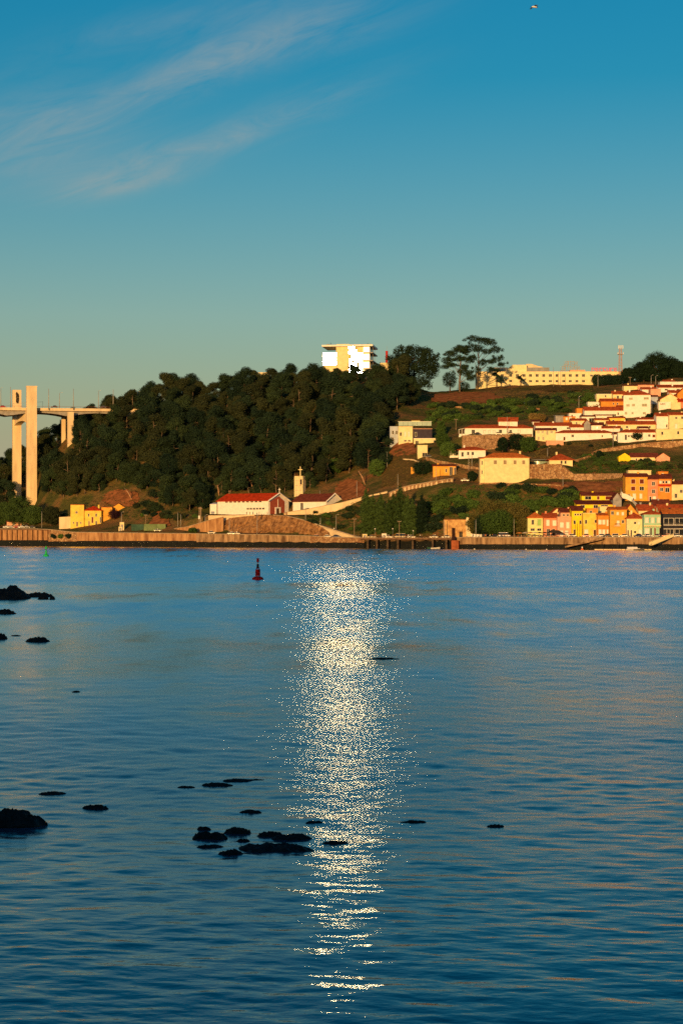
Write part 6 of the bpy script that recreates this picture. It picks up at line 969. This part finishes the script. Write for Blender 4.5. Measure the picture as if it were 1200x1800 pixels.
# ---------------------------------------------------------------- people
pp = []
for i, (x, c, lab) in enumerate(((433.5, 'dark', 'person in dark clothes leftmost on the chapel platform'), (439, 'tan', 'person in tan top second on the chapel platform'), (444.5, 'blue', 'person in blue third on the chapel platform'), (451, 'white', 'person in white fourth on the chapel platform'), (455.5, 'dark', 'person in dark clothes right on the chapel platform'), (470, 'dark', 'person in dark clothes by the chapel corner'))): person(x, 905.6, ('stand', 'walk')[i % 2], c, lab, 1044, (20*i) % 360, dz=.1)
for i, (x, c, p_, lab) in enumerate(((713, 'red', 'walk', 'person in red walking on the promenade deck'), (717, 'white', 'walk', 'person in white walking behind the one in red'), (738, 'white', 'stand', 'person in white standing in front of the cypress'), (741, 'tan', 'stand', 'person in tan beside the one in white at the cypress'), (831, 'dark', 'walk', 'person in dark clothes walking past the low white wall'), (842, 'white', 'walk', 'person in white on the quay left of the plane trees'), (853, 'orange', 'stand', 'person in orange by the plane trees'), (861, 'white', 'stand', 'person in white beside the one in orange'), (880, 'blue', 'walk', 'person in blue walking along the terrace edge'), (885, 'red', 'stand', 'person in red next to the white van'), (1043, 'white', 'walk', 'person in white at the top of the slipway'), (1104, 'dark', 'stand', 'person in dark clothes by the cream house doors'), (1134, 'white', 'walk', 'person in white before the mint green house'), (1158, 'white', 'stand', 'person in white by the gangway head'), (1161, 'dark', 'stand', 'person in dark clothes by the gangway head'))): person(x, 945.4, p_, c, lab, Dq(x)+(3.5 if x > 797 else -1), rs.uniform(0, 360))
# terrace: tables, parasols, seated guests
PAR = {k: M('canopy_'+k, c, .8, .08) for k, c in dict(cream=(.68, .55, .36), dark=(.035, .03, .03), orange=(.62, .24, .06), red=(.45, .06, .03)).items()}
def parasol(x, c, lab, r=1.6, h=2.5, dD=5):
    t = thing('parasol', lab, 'parasol', P(x, 945, Dq(x)+dD), 0, 'parasols on the riverside terrace'); MB().tube([(0, 0, 0), (0, 0, h)], .04, 6).build('post', METAL, t); MB().lathe([(r, h-.55), (r, h-.42), (r*.5, h-.15), (.06, h+.08)], 10).build('canopy', PAR[c], t); MB().lathe([(.35, 0), (.3, .1)], 8).build('base', CONCD, t)
for a in ((932, 'orange', 'orange parasol at the left of the terrace'), (940, 'cream', 'cream parasol left on the terrace'), (948, 'dark', 'dark parasol left of the big awning'), (957, 'dark', 'dark parasol before the salmon house'), (923, 'cream', 'cream parasol beside the thin pole'), (913, 'orange', 'orange parasol right of the plane trees'), (996, 'cream', 'cream parasol before the pink house')): parasol(*a)
aw = thing('terrace_tent', 'long dark tent awning in front of the salmon and pink houses', 'awning', P(977, 945, Dq(977)+7)); MB().prism([(-3.6, 0, 2.2), (-1.8, 0, 3.4), (1.2, 0, 3.3), (3.8, 0, 1.8)], (0, 3.5, 0)).build('canopy', PAR['dark'], aw)
for px in (-3.4, 0, 3.5): MB().tube([(px, .1, 0), (px, .1, 2.4)], .05, 6).build('post', METAL, aw)
tb = MB().lathe([(.4, .7), (.42, .74), (.02, .76)], 10); TBm = tb.mesh('table_top', WHITE); LGm = MB().tube([(0, 0, 0), (0, 0, .72)], .04, 6).mesh('leg', DARKM); cm = [MB().box(-.22, .22, -.22, .22, .42, .46).mesh('seat', M('chair_orange', (.55, .22, .05), .7, .1)), MB().box(-.22, .22, .18, .23, .46, .92).mesh('backrest', MATS['chair_orange']), MB().box(-.02, .02, -.02, .02, 0, .42).mesh('leg', DARKM)]
cols = ('white', 'red', 'dark', 'blue', 'tan', 'orange'); words = ('white', 'red', 'dark clothes', 'blue', 'tan', 'orange')
for i in range(17):
    x = 894+i*6.3 if i < 12 else 972+(i-12)*9; D = Dq(x)+4+(i % 3)*1.4
    where = 'left of the corner house' if x < 927 else ('before the corner house' if x < 955 else 'before the salmon and pink houses')
    t = thing('cafe_table', 'small white cafe table on the terrace '+where, 'table', P(x, 945, D), 0, 'cafe tables on the terrace'); link('table_top', TBm, t); link('leg', LGm, t)
    for sd in (-1, 1):
        c = thing('cafe_chair', 'orange cafe chair on the terrace '+where, 'chair', P(x, 945, D)+Vector((sd*.75, 0, 0)), R(-90*sd), 'cafe chairs on the terrace'); link('seat', cm[0], c); link('backrest', cm[1], c); [link('leg', cm[2], c, (a*.19, b*.19, 0)) for a in (-1, 1) for b in (-1, 1)]
        if (i*2+sd) % 3 != 0: k = rs.randrange(6); person(x, 945, 'sit', cols[k], 'guest in '+words[k]+' seated at a terrace table '+where, D, -90*sd, group='guests seated on the terrace').location.x += sd*.75
for i in range(9):
    x = 850+i*5.1; k = rs.randrange(6); person(x, 945, 'stand', cols[k], 'person in '+words[k]+' among the crowd below the plane trees', Dq(x)+7+(i % 3), rs.uniform(0, 360), group='crowd below the plane trees')
# masts in front of the yellow attic-window house
for i, x in enumerate((1006.5, 1010, 1014, 1018, 1022)): pole(x, 914+(i*7 % 5), 945, 'thin dark flagpole %s before the yellow attic-window house' % ('leftmost', 'second from left', 'in the middle', 'second from right', 'rightmost')[i], Dq(x)+9, 0, name='flagpole', mat=DARKM, r=.07, group='flagpoles')
# bollards along the quay edge
for i in range(40):
    x = 800+i*10; q = P(x, 945.2, Dq(x)+.9); b_ = thing('bollard', 'squat iron bollard on the right quay edge', 'bollard', q, 0, 'bollards on the right quay'); MB().lathe([(.16, -.1), (.14, .45), (.22, .5), (.2, .62), (.03, .66)], 8).build('post', DARKM, b_)
# ---------------------------------------------------------------- slipway, gangway, pontoon, boats
def ramp(name, label, cat, A, B, wdt, th, mat, rail=None):
    t = thing(name, label, cat, A); d = B-A; n = Vector((d.y, -d.x, 0)).normalized()*wdt*.5; u = Vector((0, 0, -th)); Z0 = Vector((0, 0, 0)); MB().add([n, -n, d-n, d+n, n+u, -n+u, d-n+u, d+n+u], [(0, 3, 2, 1), (4, 5, 6, 7), (0, 4, 7, 3), (1, 2, 6, 5), (0, 1, 5, 4), (2, 3, 7, 6)]).build('walkway', mat, t)
    if rail:
        for sg in (-1, 1):
            up_ = Vector((0, 0, 1.1)); MB().tube([n*sg+up_, d+n*sg+up_], .06, 5).build('handrail', rail, t); MB().add([n*sg, d+n*sg, d+n*sg+up_*.75, n*sg+up_*.75], [(0, 1, 2, 3)]).build('side_panel', rail, t)
            for k in range(9): c = n*sg+d*(k/8); MB().tube([c, c+up_], .04, 5).build('baluster', rail, t)
    return t
ramp('gangway', 'pale metal gangway sloping from the quay to the pontoon', 'gangway', P(1143, 957.5, Dq(1143)-12), P(1180, 942.5, Dq(1180)-1.5), 2.6, .3, CREAM, CREAM)
sl = ramp('slipway', 'stone slipway running down from the quay to the water', 'slipway', P(996, 960, Dq(996)-5), P(1062, 945.5, Dq(1062)-1.2), 5, .7, STAIN2)
q = P(1045, 967, Dq(1045)-14); pt = thing('pontoon', 'long low floating pontoon in front of the right houses', 'pontoon', q); B = P(1186, 967, Dq(1045)-20)-q; B.z = 0
for i in range(9): A_ = B*(i/9); E_ = B*((i+.94)/9); MB().prism([(A_.x, A_.y, .45-q.z), (E_.x, E_.y, .45-q.z), (E_.x, E_.y, -.6-q.z), (A_.x, A_.y, -.6-q.z)], (0, 2.6, 0)).build('float_section', CONC, pt)
for i in range(5): c = B*((i+.5)/5); MB().tube([(c.x, c.y+2.8, -3), (c.x, c.y+2.8, 3.5)], .14, 7).build('mooring_pile', DARKM, pt)
def boat(x, y, L_, label, hullc, D, rz=0, cabin=False, tarp=False):
    q = P(x, y, D); q.z = 0; t = thing('boat', label, 'boat', q, R(rz), 'small boats at the far quay'); n = 9; V = []; W_ = L_*.17
    for i in range(n):
        u_ = i/(n-1); b_ = W_*(1-max(0, (u_-.45)/.55)**2.2); sh = .55+.35*u_**2
        V += [(L_*(u_-.5), -b_, sh), (L_*(u_-.5), -b_*.6, -.12), (L_*(u_-.5), b_*.6, -.12), (L_*(u_-.5), b_, sh)]
    Fc = [(i*4+k, (i+1)*4+k, (i+1)*4+k+1, i*4+k+1) for i in range(n-1) for k in range(3)]+[(0, 1, 2, 3)]; MB().add(V, Fc).build('hull', hullc, t, True)
    dk = MB(); [dk.poly([V[i*4], V[i*4+3], V[(i+1)*4+3], V[(i+1)*4]]) for i in range(n-1)]; dd = dk.build('deck', CREAM, t); dd.location.z = -.14
    for u_ in (-.2, .1): MB().box(L_*u_-.15, L_*u_+.15, -W_*.9, W_*.9, .35, .5).build('thwart', WOOD, t)
    if cabin: MB().prism([(-L_*.2, -W_*.6, .5), (L_*.15, -W_*.6, .5), (L_*.05, -W_*.6, 1.7), (-L_*.2, -W_*.6, 1.7)], (0, W_*1.2, 0)).build('cabin', WHITE, t); MB().box(-L_*.18, L_*.02, -W_*.62, -W_*.58, 1.1, 1.5).build('cabin_window', PANE, t)
    if tarp: MB().prism([(-L_*.4, -W_*.9, .6), (-L_*.4, 0, 1.5), (-L_*.4, W_*.9, .6)], (L_*.7, 0, 0)).build('cover', WHITE, t)
boat(1112, 966, 6.2, 'white covered boat moored at the pontoon', PAINTS['white'], Dq(1112)-18.5, 5, tarp=True); boat(1123, 966, 4.6, 'small grey boat right of the white covered boat', PAINTS['grey'], Dq(1123)-18.5, 8); boat(765, 964, 4.4, 'small white rowing boat near the promenade posts', PAINTS['white'], Dq(765)-8, 10); boat(757.5, 964, 3.6, 'small dark rowing boat beside the white rowing boat', PAINTS['green'], Dq(757)-8, 175)
bo = thing('mooring_buoy', 'orange and white mooring buoy by the slipway', 'buoy', (P(1020, 966.5, 874).x, 868, 0)); MB().lathe([(.05, -.5), (.55, -.3), (.7, .1), (.5, .5), (.12, .75)], 12).build('float', M('buoy_orange', (.65, .14, .03), .5, .05), bo, True); MB().lathe([(.14, .7), (.3, .85), (.3, 1.3), (.06, 1.5)], 10).build('top_ball', WHITE, bo, True)
for i, x in enumerate((930, 964.5, 842)): bo = thing('float_buoy', 'tiny white float %s' % ('below the corner house', 'below the salmon house', 'below the plane trees')[i], 'buoy', (P(x, 966, 868).x, Dq(x)-8, 0)); MB().lathe([(.05, -.3), (.35, -.1), (.4, .1), (.1, .4)], 10).build('ball', WHITE, bo, True); MB().lathe([(.06, .38), (.06, .55)], 6).build('ring', DARKM, bo)
# ---------------------------------------------------------------- channel buoys
RED = M('buoy_red', (.66, .03, .025), .5, .12, 2); GRN = M('buoy_green', (.02, .42, .10), .5, .12, 2)
q = P(453, 1019, 24500/(1019-HY)); k = q.y/F
t = thing('channel_buoy', 'red lateral channel buoy with lantern mast on the river', 'buoy', (q.x, q.y, 0)); MB().lathe([(.5, -.4), (10*k*.92, -.3), (10*k, .05), (10*k*.96, 3.2*k), (6*k, 5.2*k), (2*k, 6*k)], 20).build('float', RED, t, True)
cg_ = MB(); n = 4
for i in range(n):
    a = i*math.pi/2+.4; MB().tube([(4.4*k*math.cos(a), 4.4*k*math.sin(a), 5*k), (2.2*k*math.cos(a), 2.2*k*math.sin(a), 22*k)], .05, 6).build('strut', RED, t)
for a in (0, math.pi/2): MB().box(-4.4*k, 4.4*k, -.03, .03, 6.5*k, 18*k).build('radar_panel', RED, t).rotation_euler = (0, 0, a+.4)
MB().lathe([(1.8*k, 20*k), (2.0*k, 22*k), (2.0*k, 26.5*k), (1.2*k, 27*k)], 12).build('lamp_housing', DARKM, t, True); MB().lathe([(1.2*k, 27*k), (1.3*k, 27.2*k), (1.3*k, 29*k), (.8*k, 29.4*k)], 12).build('lantern', WHITE, t, True); MB().lathe([(2.1*k, 30.5*k), (2.15*k, 30.6*k), (2.15*k, 37.5*k), (2.0*k, 37.8*k)], 14).build('can_topmark', RED, t, True); MB().tube([(0, 0, 29*k), (0, 0, 31*k)], .04, 6).build('stem', DARKM, t)
q = P(81, 978, 24500/(978-HY)); k = q.y/F
t = thing('channel_buoy', 'green conical channel buoy near the far left quay', 'buoy', (q.x, q.y, 0)); MB().lathe([(.5, -.4), (5*k, -.3), (5.2*k, 1.5*k), (3*k, 3.6*k), (1*k, 4*k)], 16).build('float', GRN, t, True); MB().lathe([(2.2*k, 3.8*k), (1.1*k, 11*k)], 8).build('tower', GRN, t); MB().lathe([(.5*k, 11*k), (.5*k, 13*k)], 8).build('stem', DARKM, t); MB().lathe([(2.0*k, 13*k), (1.9*k, 15*k), (.2*k, 18.5*k)], 12).build('cone_topmark', GRN, t)
# ---------------------------------------------------------------- rocks in the river
def rock(x0, x1, yt, yb, label, seed, name='river_rock', cat='rock'):
    D = 24500/(yb-HY); s = D/F; Wd = (x1-x0)*s; xc = (x0+x1)/2; n, m = 56, 26; rgx = np.random.default_rng(seed); mb = MB(); ox, oy = rgx.random(2)*90
    dep = min(Wd*.55, .6*(yb-yt)*D*D/(F*CH)); Hh = max(.06, ((yb-yt)-F*CH*dep/(D*D)*.75)*s*.6); D += dep*.6
    a = np.linspace(0, 2*np.pi, n, endpoint=False); V = []; Q = []
    for j in range(m):
        t_ = j/(m-1)
        for i in range(n):
            w_ = .60+.72*float(fbm(ox+math.cos(a[i])*2.6, oy+math.sin(a[i])*2.6, 5)); r_ = (1-t_)*w_
            px = math.cos(a[i])*r_; py = math.sin(a[i])*r_
            hz = Hh*(1-(1-t_)**4)*(.55+.75*float(fbm(ox+px*2.4+7, oy+py*2.4, 5)))+1.1*Hh*(float(fbm(ox*3+px*9, oy*3+py*9, 4))-.5)*min(1, t_*4)
            V.append((px*Wd*.52, py*dep*.5, hz-.015 if j else -.5))
    for j in range(m-1):
        for i in range(n): Q.append((j*n+i, j*n+(i+1) % n, (j+1)*n+(i+1) % n, (j+1)*n+i))
    mb.add(V, Q); return tag(mb.build(name, ROCKW, None, False, ((xc-600)/F*D, D, 0)), label, cat, 'rocks in the river')
RK = [(-60, 62, 1024, 1054, 'large dark rock ridge at the left edge farthest out'), (38, 96, 1038, 1050, 'flat rock tongue right of the large rock ridge'), (-14, 30, 1040, 1054, 'low rock before the large rock ridge'), (66, 86, 1047, 1054, 'small round rock at the tip of the ridge'), (86, 97, 1046, 1054, 'smallest boulder right of the ridge tip'), (-20, 26, 1067, 1080, 'dark rock at the left edge below the ridge'), (-14, 12, 1109, 1124, 'rock lump cut by the left edge'), (18, 38, 1115, 1118.5, 'thin rock sliver between two rocks at left'), (42, 86, 1116, 1129, 'oblong dark rock standing alone at left'), (126, 141, 1213, 1217, 'tiny lone rock in the mid left river'), (-70, 88, 1409, 1458, 'large black rock at the left edge nearest the viewer'), (141, 190, 1410, 1424, 'low flat rock right of the large near rock'), (70, 118, 1391, 1398, 'thin reef streak above the flat rock'),
      (352, 410, 1373, 1383, 'left half of the thin reef above the rock cluster'), (385, 466, 1368, 1376, 'right half of the thin reef above the rock cluster'), (420, 460, 1420, 1431, 'lone flat rock above the rock cluster'), (333, 402, 1456, 1478, 'broad left rock of the cluster'), (345, 372, 1449, 1460, 'small rock behind the broad left rock'), (392, 443, 1449, 1468, 'rounded rock top middle of the cluster'), (415, 440, 1471, 1481, 'small rock in the middle of the cluster'), (452, 500, 1457, 1473, 'dark rock right of the rounded rock'), (476, 550, 1461, 1479, 'long rock at the right of the cluster'), (416, 548, 1476, 1501, 'largest front rock of the cluster'), (344, 398, 1483, 1493, 'low rock at the left front of the cluster'), (384, 432, 1489, 1505, 'front rock of the cluster'), (564, 616, 1475, 1486, 'rock inside the bright glitter path'), (536, 572, 1440, 1449, 'reef tip at the left of the glitter path'), (704, 752, 1441, 1449, 'flat rock right of the glitter path'), (856, 888, 1449, 1455, 'small rock far right of the glitter path'), (646, 700, 1154, 1160, 'thin reef crossing the far glitter path'), (308, 345, 1382, 1387, 'faint reef left of the thin reef')]
for i, (a, b, c, d, lab) in enumerate(RK): rock(a, b, c, d, lab, 200+i)
# ---------------------------------------------------------------- gull
q = P(939, 12, 150); k = q.y/F; t = thing('gull', 'gull with spread wings high in the upper right sky', 'bird', q, R(25)); Wm = M('gull_white', (.75, .74, .72), .8, .05); Gm = M('gull_grey_wing', (.10, .10, .11), .8, .1)
MB().tube([(-.26, 0, 0), (-.18, 0, .03), (0, 0, .04), (.16, 0, .02), (.26, 0, .05), (.32, 0, .05)], [.01, .05, .075, .06, .045, .01], 8).build('body', Wm, t, True)
for sg in (-1, 1): MB().add([(.10, 0, .06), (-.08, 0, .06), (-.06, sg*.22, .14), (.12, sg*.24, .14), (-.12, sg*.55, -.04), (.02, sg*.5, .0)], [(0, 1, 2, 3), (3, 2, 4, 5)]).build('wing', Gm, t)
MB().add([(-.22, -.05, .02), (-.22, .05, .02), (-.36, .08, .0), (-.36, -.08, .0)], [(0, 1, 2, 3)]).build('tail', Wm, t)
